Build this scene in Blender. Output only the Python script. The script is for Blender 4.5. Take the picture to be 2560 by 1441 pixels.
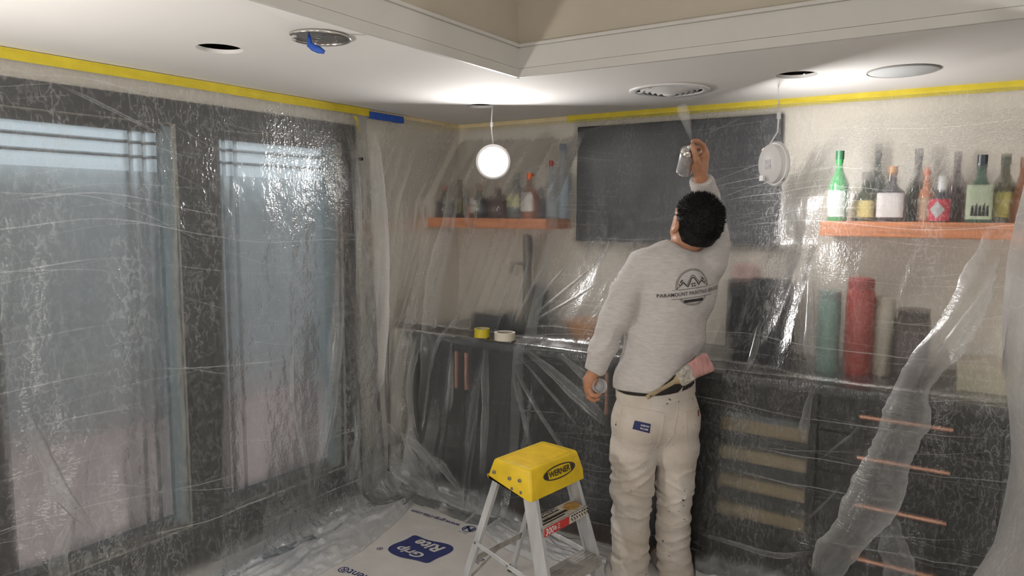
import bpy, math, random
import numpy as np
from mathutils import Vector, Matrix
from mathutils.bvhtree import BVHTree
random.seed(7)
rng = np.random.default_rng(7)
S = bpy.context.scene
COL = S.collection
for o in list(bpy.data.objects):
    bpy.data.objects.remove(o)

# ------------------------------------------------------------------ camera
FPX = 1781.83
M = np.array([[0.83292164, -0.06401157, -0.54967632],
              [0.55335695, 0.08532857, 0.82856208],
              [0.00613446, 0.9942945, -0.10649326]])
CAM = np.array([2.85, -3.666, 1.6])
CEIL = 2.15
cam_data = bpy.data.cameras.new('camera')
cam_data.sensor_width = 36.0
cam_data.lens = FPX / 2560 * 36.0
cam_data.clip_start = 0.05
cam = bpy.data.objects.new('camera', cam_data)
COL.objects.link(cam)
R_, U_, F_ = M[:, 0], M[:, 1], M[:, 2]
cam.matrix_world = Matrix(((R_[0], U_[0], -F_[0], CAM[0]), (R_[1], U_[1], -F_[1], CAM[1]),
                           (R_[2], U_[2], -F_[2], CAM[2]), (0, 0, 0, 1)))
S.camera = cam

# ------------------------------------------------------------------ world and exposure
S.view_settings.view_transform = 'Standard'
S.view_settings.look = 'None'
S.view_settings.gamma = 1.0
S.view_settings.exposure = 0.0
S.view_settings.use_curve_mapping = False
W = bpy.data.worlds.new('world')
S.world = W
W.use_nodes = True
bg = W.node_tree.nodes['Background']
bg.inputs[0].default_value = (0.86, 0.90, 0.93, 1)
bg.inputs[1].default_value = 0.95
LAMP_UNSEEN = 280.0          # radiance of the unseen lamps, mostly added as fill
LAMP_HUNG = 165.0     # the two lamps hanging on their cables
cy = S.cycles
cy.use_adaptive_sampling = True
cy.adaptive_threshold = 0.08
cy.max_bounces = 7
cy.diffuse_bounces = 4
cy.glossy_bounces = 2
cy.transmission_bounces = 4
cy.transparent_max_bounces = 18
cy.volume_bounces = 1
cy.sample_clamp_indirect = 8.0
cy.caustics_reflective = False

# ------------------------------------------------------------------ measuring helpers
FH = np.array([F_[0], F_[1], 0.0]); FH /= np.linalg.norm(FH)
RH = np.array([FH[1], -FH[0], 0.0])
ZU = np.array([0, 0, 1.0])

def wray(px, py):
    return M @ np.array([px - 1280.0, 720.5 - py, FPX])
def onx(px, py, x=0.0):
    r = wray(px, py); return CAM + r * (x - CAM[0]) / r[0]
def ony(px, py, y=0.0):
    r = wray(px, py); return CAM + r * (y - CAM[1]) / r[1]
def onz(px, py, z=0.0):
    r = wray(px, py); return CAM + r * (z - CAM[2]) / r[2]
def atd(px, py, d):
    r = wray(px, py); return CAM + r * d / (r @ FH)

# ------------------------------------------------------------------ materials
def newmat(name):
    m = bpy.data.materials.new(name)
    m.use_nodes = True
    return m, m.node_tree.nodes, m.node_tree.links

def pm(name, col, rough=0.5, metal=0.0, var=0.0, scale=8.0, bump=0.0, bscale=60.0, spec=0.5, trans=0.0,
       emit=None, estr=0.0, stretch=(1, 1, 1), coat=0.0):
    m, N, L = newmat(name)
    b = N['Principled BSDF']
    b.inputs['Base Color'].default_value = (*col, 1)
    b.inputs['Roughness'].default_value = rough
    b.inputs['Metallic'].default_value = metal
    b.inputs['Specular IOR Level'].default_value = spec
    b.inputs['Transmission Weight'].default_value = trans
    b.inputs['Coat Weight'].default_value = coat
    if emit:
        b.inputs['Emission Color'].default_value = (*emit, 1)
        b.inputs['Emission Strength'].default_value = estr
    tc = N.new('ShaderNodeTexCoord')
    mp = N.new('ShaderNodeMapping')
    mp.inputs['Scale'].default_value = stretch
    L.new(tc.outputs['Object'], mp.inputs[0])
    if var > 0:
        n = N.new('ShaderNodeTexNoise')
        n.inputs['Scale'].default_value = scale
        n.inputs['Detail'].default_value = 4
        L.new(mp.outputs[0], n.inputs['Vector'])
        r = N.new('ShaderNodeValToRGB')
        r.color_ramp.elements[0].position = 0.3
        r.color_ramp.elements[1].position = 0.7
        r.color_ramp.elements[0].color = (*[max(0, c * (1 - var)) for c in col], 1)
        r.color_ramp.elements[1].color = (*[min(1, c * (1 + var)) for c in col], 1)
        L.new(n.outputs['Fac'], r.inputs[0])
        L.new(r.outputs[0], b.inputs['Base Color'])
    if bump > 0:
        n2 = N.new('ShaderNodeTexNoise')
        n2.inputs['Scale'].default_value = bscale
        n2.inputs['Detail'].default_value = 3
        L.new(mp.outputs[0], n2.inputs['Vector'])
        bp = N.new('ShaderNodeBump')
        bp.inputs['Strength'].default_value = bump
        bp.inputs['Distance'].default_value = 0.01
        L.new(n2.outputs['Fac'], bp.inputs['Height'])
        L.new(bp.outputs[0], b.inputs['Normal'])
    return m

def emitter(name, col, strength):
    m, N, L = newmat(name)
    N.remove(N['Principled BSDF'])
    e = N.new('ShaderNodeEmission')
    e.inputs[0].default_value = (*col, 1)
    e.inputs[1].default_value = strength
    L.new(e.outputs[0], N['Material Output'].inputs[0])
    return m

def math_node(N, L, op, a, b=None, clamp=False):
    n = N.new('ShaderNodeMath'); n.operation = op; n.use_clamp = clamp
    for i, v in enumerate((a, b)):
        if v is None: continue
        if isinstance(v, (int, float)): n.inputs[i].default_value = v
        else: L.new(v, n.inputs[i])
    return n.outputs[0]

def plastic(name, veil=0.052, sharp=0.6, crease=0.5, tint=(0.93, 0.95, 0.96), crinkle=1.0, gloss=0.042, slant=0.03, stretch=(1.5, 0.6, 1), ridge_w=0.26, through=0.45, fade=False, fres=0.8, cs=30, lean=0.0):
    """thin polyethylene masking film: clear part, part that scatters what lies behind, milky veil, gloss"""
    m, N, L = newmat(name)
    N.remove(N['Principled BSDF'])
    uv = N.new('ShaderNodeUVMap')
    sep = N.new('ShaderNodeSeparateXYZ')
    L.new(uv.outputs[0], sep.inputs[0])
    def noise(vec_scale, scale, detail=3, rough=0.55, rot=0.0):
        mp = N.new('ShaderNodeMapping'); mp.inputs['Scale'].default_value = vec_scale; mp.inputs['Rotation'].default_value = (0, 0, rot)
        L.new(uv.outputs[0], mp.inputs[0])
        n = N.new('ShaderNodeTexNoise')
        n.inputs['Scale'].default_value = scale; n.inputs['Detail'].default_value = detail
        n.inputs['Roughness'].default_value = rough
        L.new(mp.outputs[0], n.inputs['Vector'])
        return n.outputs['Fac']
    wob = noise((1, 0.25, 1), 1.3, 0)
    msk0 = noise((0.5, 3, 1), 2.4, 1)
    u = sep.outputs[0]; v = sep.outputs[1]
    lines = None
    for sc, sl, wa, th, amp in ((6.0, slant, 0.22, 0.020, 1.0), (13.0, -slant * 1.5, 0.16, 0.024, 0.6), (5.0, slant * 5, 0.3, 0.013, 0.8)):
        w1 = math_node(N, L, 'ADD', v, math_node(N, L, 'MULTIPLY', u, sl))
        w1 = math_node(N, L, 'ADD', w1, math_node(N, L, 'MULTIPLY', wob, wa))
        vo = N.new('ShaderNodeTexVoronoi'); vo.voronoi_dimensions = '1D'; vo.feature = 'DISTANCE_TO_EDGE'
        vo.inputs['Scale'].default_value = sc
        L.new(w1, vo.inputs['W'])
        d = math_node(N, L, 'SUBTRACT', 1.0, math_node(N, L, 'DIVIDE', vo.outputs['Distance'], th), True)
        d = math_node(N, L, 'MULTIPLY', d, amp)
        lines = d if lines is None else math_node(N, L, 'MAXIMUM', lines, d)
    lines = math_node(N, L, 'MULTIPLY', lines, math_node(N, L, 'MULTIPLY', math_node(N, L, 'SUBTRACT', msk0, 0.44), 6.0, True))
    # crinkles, drawn out along the hang of the film
    c1 = math_node(N, L, 'ABSOLUTE', math_node(N, L, 'SUBTRACT', noise(stretch, cs, 2, 0.55), 0.5))
    c2 = math_node(N, L, 'ABSOLUTE', math_node(N, L, 'SUBTRACT', noise((0.8, 1.4, 1), cs * 2.2, 1, 0.6), 0.5))
    c3 = noise((1, 0.22, 1), 4.5, 1, rot=lean)
    h = math_node(N, L, 'ADD', math_node(N, L, 'MULTIPLY', c1, -1.0), math_node(N, L, 'MULTIPLY', c2, -0.4))
    band = math_node(N, L, 'ADD', math_node(N, L, 'MULTIPLY', math_node(N, L, 'SUBTRACT', c3, 0.42), 2.6, True), 0.42)
    h = math_node(N, L, 'MULTIPLY', h, band)
    bp = N.new('ShaderNodeBump')
    bp.inputs['Strength'].default_value = min(1.0, 0.8 * crinkle)
    bp.inputs['Distance'].default_value = 0.008 * crinkle
    L.new(h, bp.inputs['Height'])
    # veil amount
    patch = math_node(N, L, 'MULTIPLY', math_node(N, L, 'SUBTRACT', c3, 0.5), 0.15)  # milkier bands paint broad highlight streaks into the veil
    ridge = math_node(N, L, 'MULTIPLY', math_node(N, L, 'SUBTRACT', 1.0, math_node(N, L, 'MULTIPLY', c1, 26.0), True), ridge_w)  # crease whitening, raised to paint crinkle highlights into the veil
    vf = math_node(N, L, 'ADD', math_node(N, L, 'ADD', patch, veil), math_node(N, L, 'ADD', math_node(N, L, 'MULTIPLY', lines, crease), math_node(N, L, 'MULTIPLY', ridge, band)), True)
    tr = N.new('ShaderNodeBsdfTransparent'); tr.inputs[0].default_value = (*tint, 1)
    rf = N.new('ShaderNodeBsdfRefraction'); rf.inputs['Roughness'].default_value = 0.42; rf.inputs['IOR'].default_value = 1.22
    rf.inputs['Color'].default_value = (*tint, 1)
    df = N.new('ShaderNodeBsdfDiffuse'); df.inputs[0].default_value = (0.86, 0.87, 0.88, 1)
    tl = N.new('ShaderNodeBsdfTranslucent'); tl.inputs[0].default_value = (0.86, 0.87, 0.88, 1)
    gl = N.new('ShaderNodeBsdfGlossy'); gl.inputs['Roughness'].default_value = 0.23
    for n_ in (df, gl, tl): L.new(bp.outputs[0], n_.inputs['Normal'])
    def mix(f, a, b):
        x = N.new('ShaderNodeMixShader')
        if isinstance(f, float): x.inputs[0].default_value = f
        else: L.new(f, x.inputs[0])
        L.new(a, x.inputs[1]); L.new(b, x.inputs[2]); return x.outputs[0]
    see = mix(sharp, rf.outputs[0], tr.outputs[0])
    milk = mix(through, df.outputs[0], tl.outputs[0])
    body = mix(vf, see, milk)
    fr = N.new('ShaderNodeFresnel'); fr.inputs['IOR'].default_value = 1.35
    L.new(bp.outputs[0], fr.inputs['Normal'])
    gf = math_node(N, L, 'ADD', math_node(N, L, 'MULTIPLY', fr.outputs[0], fres), gloss - 0.02, True)
    gf = math_node(N, L, 'MINIMUM', gf, 0.5)
    out = mix(gf, body, gl.outputs[0])
    if fade:      # folds run out into the sheet: their material thins towards the ends
        at = N.new('ShaderNodeAttribute'); at.attribute_name = 'fade'
        tr2 = N.new('ShaderNodeBsdfTransparent')
        out = mix(at.outputs['Fac'], tr2.outputs[0], out)
    L.new(out, N['Material Output'].inputs[0])
    return m

MAT = {}
MAT['wall'] = pm('wall_paint', (0.77, 0.70, 0.605), 0.75, var=0.03, scale=3, bump=0.05, bscale=180)
MAT['ceiling'] = pm('ceiling_paint', (0.85, 0.835, 0.815), 0.8, var=0.015, scale=2, bump=0.04, bscale=150)
MAT['trimw'] = pm('white_trim_paint', (0.60, 0.585, 0.555), 0.5, var=0.02)
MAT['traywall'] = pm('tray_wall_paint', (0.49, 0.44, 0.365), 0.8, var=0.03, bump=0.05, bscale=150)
MAT['dark'] = pm('dark_frame_paint', (0.020, 0.019, 0.019), 0.45, var=0.15)
MAT['cabinet'] = pm('charcoal_cabinet_lacquer', (0.016, 0.017, 0.018), 0.4, var=0.2, scale=5)
MAT['stone'] = pm('dark_counter_stone', (0.05, 0.05, 0.052), 0.3, var=0.35, scale=40)
MAT['copper'] = pm('copper_pull', (0.78, 0.40, 0.27), 0.35, metal=0.6, var=0.08)
MAT['shelf'] = pm('shelf_wood', (0.62, 0.22, 0.085), 0.5, var=0.28, scale=7, stretch=(0.6, 6, 9))
MAT['yellow'] = pm('yellow_tape', (0.62, 0.50, 0.03), 0.5, var=0.09, scale=14, bump=0.15, bscale=60)
MAT['paletape'] = pm('pale_tape', (0.72, 0.60, 0.36), 0.55, var=0.08, scale=14, bump=0.15, bscale=60)
MAT['bluetape'] = pm('blue_tape', (0.02, 0.085, 0.42), 0.55, var=0.15, scale=30, bump=0.2, bscale=90)
MAT['alu'] = pm('aluminium', (0.66, 0.675, 0.69), 0.42, metal=0.45, var=0.16, scale=18, bump=0.15, bscale=60, stretch=(1, 1, 0.2))
MAT['ladyellow'] = pm('ladder_yellow', (0.80, 0.55, 0.02), 0.42, var=0.12, scale=11, bump=0.1, bscale=80)
MAT['steel'] = pm('brushed_steel', (0.30, 0.29, 0.28), 0.4, metal=0.8, var=0.2, scale=20)
MAT['white'] = pm('white_plastic', (0.82, 0.82, 0.82), 0.4, var=0.03)
MAT['black'] = pm('black_plastic', (0.012, 0.012, 0.013), 0.35, var=0.2)
MAT['shirt'] = pm('heather_grey_jersey', (0.60, 0.575, 0.565), 0.9, var=0.085, scale=90, bump=0.25, bscale=260, spec=0.1, stretch=(0.35, 0.35, 1.5))
MAT['skin'] = pm('skin', (0.50, 0.245, 0.145), 0.5, var=0.12, scale=30, bump=0.12, bscale=180)
MAT['hair'] = pm('black_hair', (0.004, 0.004, 0.004), 0.55, var=0.3, scale=60, bump=0.4, bscale=200, spec=0.25)
MAT['navy'] = pm('navy_ink', (0.022, 0.03, 0.13), 0.6, var=0.12, scale=20)
MAT['ink'] = pm('black_ink', (0.03, 0.028, 0.027), 0.6, var=0.1)
MAT['paper'] = pm('grey_sheathing_paper', (0.57, 0.545, 0.515), 0.75, var=0.05, scale=12, bump=0.25, bscale=14)
MAT['whiteink'] = pm('white_ink', (0.80, 0.80, 0.80), 0.6, var=0.03)
MAT['red'] = pm('red_print', (0.55, 0.045, 0.04), 0.5, var=0.12)
MAT['glass'] = None
MAT['diff'] = emitter('unseen_lamp_diffuser', (1.0, 0.955, 0.90), LAMP_UNSEEN)
MAT['diffhung'] = emitter('hung_lamp_diffuser', (1.0, 0.965, 0.94), LAMP_HUNG)
MAT['diffhung_right'] = emitter('right_lamp_diffuser', (1.0, 0.965, 0.94), LAMP_HUNG * 0.65)
MAT['film'] = plastic('clear_film', crinkle=0.85)
MAT['film_left'] = plastic('left_film', sharp=0.42, veil=0.105, slant=-0.05, crinkle=1.2, cs=20, stretch=(1.4, 0.7, 1), lean=0.35)
MAT['film_corner'] = plastic('corner_film', veil=0.05, crease=0.12, crinkle=0.5, ridge_w=0.10)
MAT['fold'] = plastic('folded_film', through=0.35, fade=True, veil=0.30, sharp=0.6, crease=0.2, crinkle=0.5, gloss=0.05)
MAT['film_thick'] = plastic('hanging_film', through=0.5, veil=0.80, sharp=0.4, crease=0.25, crinkle=0.35, gloss=0.05)
MAT['strand'] = plastic('gathered_film', through=0.35, fade=True, veil=0.46, sharp=0.45, crease=0.2, crinkle=0.8, gloss=0.06)
MAT['film_floor'] = plastic('floor_film', through=0.35, veil=0.66, sharp=0.5, crease=0.2, crinkle=0.6, gloss=0.03, fres=0.25)

def glass_mat(name, tint=(0.85, 0.9, 0.92), refl=0.06):
    m, N, L = newmat(name)
    N.remove(N['Principled BSDF'])
    a = N.new('ShaderNodeBsdfTransparent'); a.inputs[0].default_value = (*tint, 1)
    g = N.new('ShaderNodeBsdfGlossy'); g.inputs['Roughness'].default_value = 0.03
    x = N.new('ShaderNodeMixShader'); x.inputs[0].default_value = refl
    L.new(a.outputs[0], x.inputs[1]); L.new(g.outputs[0], x.inputs[2])
    L.new(x.outputs[0], N['Material Output'].inputs[0])
    return m
MAT['glass'] = glass_mat('window_glass')

def wood_floor():
    m, N, L = newmat('dark_wood_boards')
    b = N['Principled BSDF']
    tc = N.new('ShaderNodeTexCoord')
    br = N.new('ShaderNodeTexBrick')
    br.inputs['Scale'].default_value = 1.0
    br.inputs['Brick Width'].default_value = 1.1; br.inputs['Row Height'].default_value = 0.09
    br.inputs['Mortar Size'].default_value = 0.002
    br.inputs['Color1'].default_value = (0.075, 0.028, 0.014, 1); br.inputs['Color2'].default_value = (0.05, 0.02, 0.011, 1)
    br.inputs['Mortar'].default_value = (0.01, 0.006, 0.004, 1)
    L.new(tc.outputs['Object'], br.inputs[0]); L.new(br.outputs[0], b.inputs['Base Color'])
    b.inputs['Roughness'].default_value = 0.4
    return m
MAT['woodfloor'] = wood_floor()

def trouser_mat():
    m, N, L = newmat('painters_white_drill')
    b = N['Principled BSDF']; b.inputs['Roughness'].default_value = 0.9; b.inputs['Specular IOR Level'].default_value = 0.1
    tc = N.new('ShaderNodeTexCoord')
    def nz(scale, detail=3, st=(1, 1, 1)):
        mp = N.new('ShaderNodeMapping'); mp.inputs['Scale'].default_value = st
        L.new(tc.outputs['Object'], mp.inputs[0])
        n = N.new('ShaderNodeTexNoise'); n.inputs['Scale'].default_value = scale; n.inputs['Detail'].default_value = detail
        L.new(mp.outputs[0], n.inputs['Vector']); return n.outputs['Fac']
    r = N.new('ShaderNodeValToRGB')
    r.color_ramp.elements[0].position = 0.35; r.color_ramp.elements[0].color = (0.62, 0.555, 0.485, 1)
    r.color_ramp.elements[1].position = 0.65; r.color_ramp.elements[1].color = (0.74, 0.69, 0.635, 1)
    L.new(nz(6, 5), r.inputs[0])
    spots = math_node(N, L, 'MULTIPLY', math_node(N, L, 'SUBTRACT', nz(38, 2, (1, 1, 1.7)), 0.69), 26.0, True)
    where = math_node(N, L, 'MULTIPLY', math_node(N, L, 'SUBTRACT', nz(3.0, 2), 0.44), 8.0, True)
    mx = N.new('ShaderNodeMix'); mx.data_type = 'RGBA'
    L.new(math_node(N, L, 'MULTIPLY', spots, where), mx.inputs[0])
    L.new(r.outputs[0], mx.inputs[6]); mx.inputs[7].default_value = (0.05, 0.045, 0.04, 1)
    L.new(mx.outputs[2], b.inputs['Base Color'])
    bp = N.new('ShaderNodeBump'); bp.inputs['Strength'].default_value = 0.3; bp.inputs['Distance'].default_value = 0.006
    L.new(nz(70, 3, (1, 1, 1)), bp.inputs['Height']); L.new(bp.outputs[0], b.inputs['Normal'])
    return m
MAT['trousers'] = trouser_mat()

# ------------------------------------------------------------------ mesh building
class MB:
    def __init__(s): s.v = []; s.f = []; s.uv = None
    def add(s, vs, fs):
        n = len(s.v); s.v += [tuple(map(float, p)) for p in vs]; s.f += [tuple(i + n for i in f) for f in fs]; return s
    def box(s, lo, hi, ax=None, org=None):
        lo = np.array(lo, float); hi = np.array(hi, float)
        c = [np.array([(lo, hi)[i][0], (lo, hi)[j][1], (lo, hi)[k][2]]) for i in (0, 1) for j in (0, 1) for k in (0, 1)]
        if ax is not None: c = [org + ax[0] * p[0] + ax[1] * p[1] + ax[2] * p[2] for p in c]
        return s.add(c, [(0, 1, 3, 2), (4, 6, 7, 5), (0, 4, 5, 1), (2, 3, 7, 6), (0, 2, 6, 4), (1, 5, 7, 3)])
    def beam(s, p0, p1, w, t, wdir):
        p0 = np.array(p0, float); p1 = np.array(p1, float)
        a = p1 - p0; ln = np.linalg.norm(a); a /= ln
        wd = np.array(wdir, float); wd -= a * (wd @ a); wd /= np.linalg.norm(wd)
        td = np.cross(a, wd)
        return s.box((-w / 2, -t / 2, 0), (w / 2, t / 2, ln), (wd, td, a), p0)
    def tube(s, pts, r, n=8, cap=True):
        pts = [np.array(p, float) for p in pts]
        rs = r if hasattr(r, '__len__') else [r] * len(pts)
        base = len(s.v); prev = None
        for i, p in enumerate(pts):
            d = pts[min(i + 1, len(pts) - 1)] - pts[max(i - 1, 0)]
            d = d / (np.linalg.norm(d) + 1e-12)
            if prev is None:
                q = np.array([0, 0, 1.0]) if abs(d[2]) < 0.9 else np.array([1.0, 0, 0])
                prev = np.cross(d, q)
            a = prev - d * (prev @ d); a /= np.linalg.norm(a); b = np.cross(d, a); prev = a
            for k in range(n):
                t = 2 * math.pi * k / n
                s.v.append(tuple(p + rs[i] * (a * math.cos(t) + b * math.sin(t))))
        for i in range(len(pts) - 1):
            for k in range(n):
                k2 = (k + 1) % n
                s.f.append((base + i * n + k, base + i * n + k2, base + (i + 1) * n + k2, base + (i + 1) * n + k))
        if cap:
            s.f.append(tuple(base + k for k in reversed(range(n))))
            s.f.append(tuple(base + (len(pts) - 1) * n + k for k in range(n)))
        return s
    def lathe(s, prof, org=(0, 0, 0), axis=(0, 0, 1), n=24, p=2.0, squash=1.0, xd=None, close=True):
        org = np.array(org, float); ax = np.array(axis, float); ax /= np.linalg.norm(ax)
        if xd is None: xd = np.array([1.0, 0, 0]) if abs(ax[0]) < 0.9 else np.array([0, 1.0, 0])
        a = np.array(xd, float); a = a - ax * (a @ ax); a /= np.linalg.norm(a); b = np.cross(ax, a)
        base = len(s.v)
        for r, z in prof:
            for k in range(n):
                t = 2 * math.pi * k / n; c, d = math.cos(t), math.sin(t)
                q = (abs(c) ** p + abs(d) ** p) ** (-1 / p)
                s.v.append(tuple(org + ax * z + r * q * (a * c + b * d * squash)))
        m = len(prof)
        for i in range(m - 1):
            for k in range(n):
                k2 = (k + 1) % n
                s.f.append((base + i * n + k, base + i * n + k2, base + (i + 1) * n + k2, base + (i + 1) * n + k))
        if close:
            if prof[0][0] > 1e-6: s.f.append(tuple(base + k for k in reversed(range(n))))
            if prof[-1][0] > 1e-6: s.f.append(tuple(base + (m - 1) * n + k for k in range(n)))
        return s
    def grid(s, P, uv=None):
        nu, nv = P.shape[:2]
        base = len(s.v)
        s.v += [tuple(p) for p in P.reshape(-1, 3).tolist()]
        idx = np.arange(nu * nv).reshape(nu, nv) + base
        q = np.stack([idx[:-1, :-1], idx[1:, :-1], idx[1:, 1:], idx[:-1, 1:]], -1).reshape(-1, 4)
        s.f += [tuple(r) for r in q.tolist()]
        if uv is not None:
            u2 = uv.reshape(-1, 2)
            s.uv = u2 if s.uv is None else np.vstack([s.uv, u2])
        return s

def wloc(o):
    l = np.zeros(3)
    while o is not None:
        l += np.array(o.location); o = o.parent
    return l

def obj(name, mb, mat, parent=None, smooth=False, bevel=0.0, loc=None, auto=None, sub=0):
    v = np.array(mb.v, float)
    if parent is None:
        if loc is None: loc = np.array([(v[:, 0].min() + v[:, 0].max()) / 2, (v[:, 1].min() + v[:, 1].max()) / 2, v[:, 2].min()])
        loc = np.array(loc, float); off = loc
    else:
        loc = np.zeros(3); off = wloc(parent)
    me = bpy.data.meshes.new(name)
    me.from_pydata((v - off).tolist(), [], mb.f)
    if mb.uv is not None:
        ul = me.uv_layers.new(name='UVMap')
        li = np.empty(len(me.loops), dtype=np.int32); me.loops.foreach_get('vertex_index', li)
        ul.data.foreach_set('uv', mb.uv[li].astype(np.float32).ravel())
    me.materials.append(mat)
    if smooth: me.shade_smooth()
    elif auto is not None:
        me.shade_smooth(); me.set_sharp_from_angle(angle=math.radians(auto))
    me.update()
    o = bpy.data.objects.new(name, me)
    o.location = loc
    COL.objects.link(o)
    if parent is not None: o.parent = parent
    if bevel > 0:
        bm = o.modifiers.new('bevel', 'BEVEL'); bm.width = bevel; bm.segments = 2; bm.limit_method = 'ANGLE'
    if sub:
        sm = o.modifiers.new('sub', 'SUBSURF'); sm.levels = sub; sm.render_levels = sub
    return o

def tag(o, label, cat, group=None, kind=None):
    o['label'] = label; o['category'] = cat
    if group: o['group'] = group
    if kind: o['kind'] = kind
    return o
def thing(name, loc, label, cat, group=None):
    o = bpy.data.objects.new(name, None); o.location = loc; o.empty_display_size = 0.05
    COL.objects.link(o); return tag(o, label, cat, group)
def struct(name, mb, mat, parent=None, **k):
    o = obj(name, mb, mat, parent, **k)
    if parent is None: o['kind'] = 'structure'
    return o
def box(lo, hi): return MB().box(lo, hi)

def curve_mesh(splines, extrude=0.0):
    """closed 2-D outlines (holes inside outlines are cut out) -> verts, faces"""
    cu = bpy.data.curves.new('c', 'CURVE'); cu.dimensions = '2D'; cu.fill_mode = 'BOTH'; cu.extrude = extrude
    for pts in splines:
        sp = cu.splines.new('POLY'); sp.points.add(len(pts) - 1)
        for p, q in zip(sp.points, pts): p.co = (q[0], q[1], 0, 1)
        sp.use_cyclic_u = True
    o = bpy.data.objects.new('c', cu); COL.objects.link(o)
    dg = bpy.context.evaluated_depsgraph_get(); dg.update()
    me = bpy.data.meshes.new_from_object(o.evaluated_get(dg))
    vs = [tuple(v.co) for v in me.vertices]; fs = [tuple(p.vertices) for p in me.polygons]
    bpy.data.objects.remove(o); bpy.data.curves.remove(cu); bpy.data.meshes.remove(me)
    return vs, fs

def text2d(s, width=None, height=None, offset=0.0, shear=0.0, spacing=1.0):
    cu = bpy.data.curves.new('t', 'FONT'); cu.body = s; cu.size = 1.0; cu.offset = offset; cu.shear = shear
    cu.space_character = spacing; cu.resolution_u = 3
    o = bpy.data.objects.new('t', cu); COL.objects.link(o)
    dg = bpy.context.evaluated_depsgraph_get(); dg.update()
    me = bpy.data.meshes.new_from_object(o.evaluated_get(dg))
    v = np.array([tuple(q.co)[:2] for q in me.vertices]); fs = [tuple(p.vertices) for p in me.polygons]
    bpy.data.objects.remove(o); bpy.data.curves.remove(cu); bpy.data.meshes.remove(me)
    lo, hi = v.min(0), v.max(0)
    v -= (lo + hi) / 2
    sx = (width / (hi[0] - lo[0])) if width else None
    sy = (height / (hi[1] - lo[1])) if height else None
    v *= np.array([sx or sy, sy or sx])
    return v, fs

def circ(cx, cy, r, n=32, ry=None): return [(cx + r * math.cos(2 * math.pi * k / n), cy + (ry or r) * math.sin(2 * math.pi * k / n)) for k in range(n)]

def stroke(pts, w):
    """polyline -> ribbon quads in 2-D"""
    p = np.array(pts, float); n = len(p); vs = []; fs = []
    for i in range(n):
        d = p[min(i + 1, n - 1)] - p[max(i - 1, 0)]; d /= np.linalg.norm(d) + 1e-9
        q = np.array([-d[1], d[0]]) * w / 2
        vs += [tuple(p[i] + q), tuple(p[i] - q)]
    for i in range(n - 1): fs.append((2 * i, 2 * i + 1, 2 * i + 3, 2 * i + 2))
    return np.array(vs), fs

def flat(mb, v2, fs, org, ex, ey, off=0.0, bvh=None, pdir=None):
    org = np.array(org, float); ex = np.array(ex, float); ey = np.array(ey, float)
    out = []
    for a, b in np.asarray(v2)[:, :2]:
        p = org + ex * a + ey * b
        if bvh is not None:
            st = p - np.array(pdir) * 0.3
            h = bvh.ray_cast(Vector(st), Vector(pdir))
            if h[0] is not None: p = np.array(h[0]) - np.array(pdir) * off
        out.append(p)
    return mb.add(out, fs)

# value noise for folds and wrinkles
_T = rng.random((64, 64, 64))
def vnoise(x, y, z):
    x = np.asarray(x, float); y = np.asarray(y, float) + 0 * x; z = np.asarray(z, float) + 0 * x
    xi, yi, zi = np.floor(x).astype(int), np.floor(y).astype(int), np.floor(z).astype(int)
    fx, fy, fz = x - xi, y - yi, z - zi
    fx, fy, fz = [t * t * (3 - 2 * t) for t in (fx, fy, fz)]
    def g(a, b, c): return _T[(xi + a) & 63, (yi + b) & 63, (zi + c) & 63]
    return ((g(0, 0, 0) * (1 - fx) + g(1, 0, 0) * fx) * (1 - fy) + (g(0, 1, 0) * (1 - fx) + g(1, 1, 0) * fx) * fy) * (1 - fz) + \
           ((g(0, 0, 1) * (1 - fx) + g(1, 0, 1) * fx) * (1 - fy) + (g(0, 1, 1) * (1 - fx) + g(1, 1, 1) * fx) * fy) * fz
def ridged(x, y, z): return 1 - np.abs(2 * vnoise(x, y, z) - 1)
def sstep(a, b, x):
    t = np.clip((np.asarray(x, float) - a) / (b - a), 0, 1); return t * t * (3 - 2 * t)

# ------------------------------------------------------------------ the room
TX0, TX1, TY0, TY1 = 1.19, 4.3, -4.9, -1.132
RX1, RY0, TOP = 5.4, -6.2, 2.9
fl = struct('floor', box((-0.1, RY0, -0.1), (RX1, 0.1, 0)), MAT['woodfloor'])

# left wall with the two tall window openings
WA = (-2.62, -1.92); WB = (-1.735, -1.00); WZ = (0.20, 1.955)
mb = MB()
mb.box((-0.12, RY0, 0), (0, WA[0], TOP)); mb.box((-0.12, WB[1], 0), (0, 0.1, TOP))
mb.box((-0.12, WA[1], 0), (0, WB[0], TOP))
for w in (WA, WB):
    mb.box((-0.12, w[0], 0), (0, w[1], WZ[0])); mb.box((-0.12, w[0], WZ[1]), (0, w[1], TOP))
struct('wall_left', mb, MAT['wall'])
struct('wall_back', box((0, 0, 0), (RX1, 0.1, TOP)), MAT['wall'])
struct('wall_right', box((RX1, RY0, 0), (RX1 + 0.1, 0.1, TOP)), MAT['wall'])
struct('wall_front', box((-0.12, RY0 - 0.1, 0), (RX1 + 0.1, RY0, TOP)), MAT['wall'])

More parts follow.
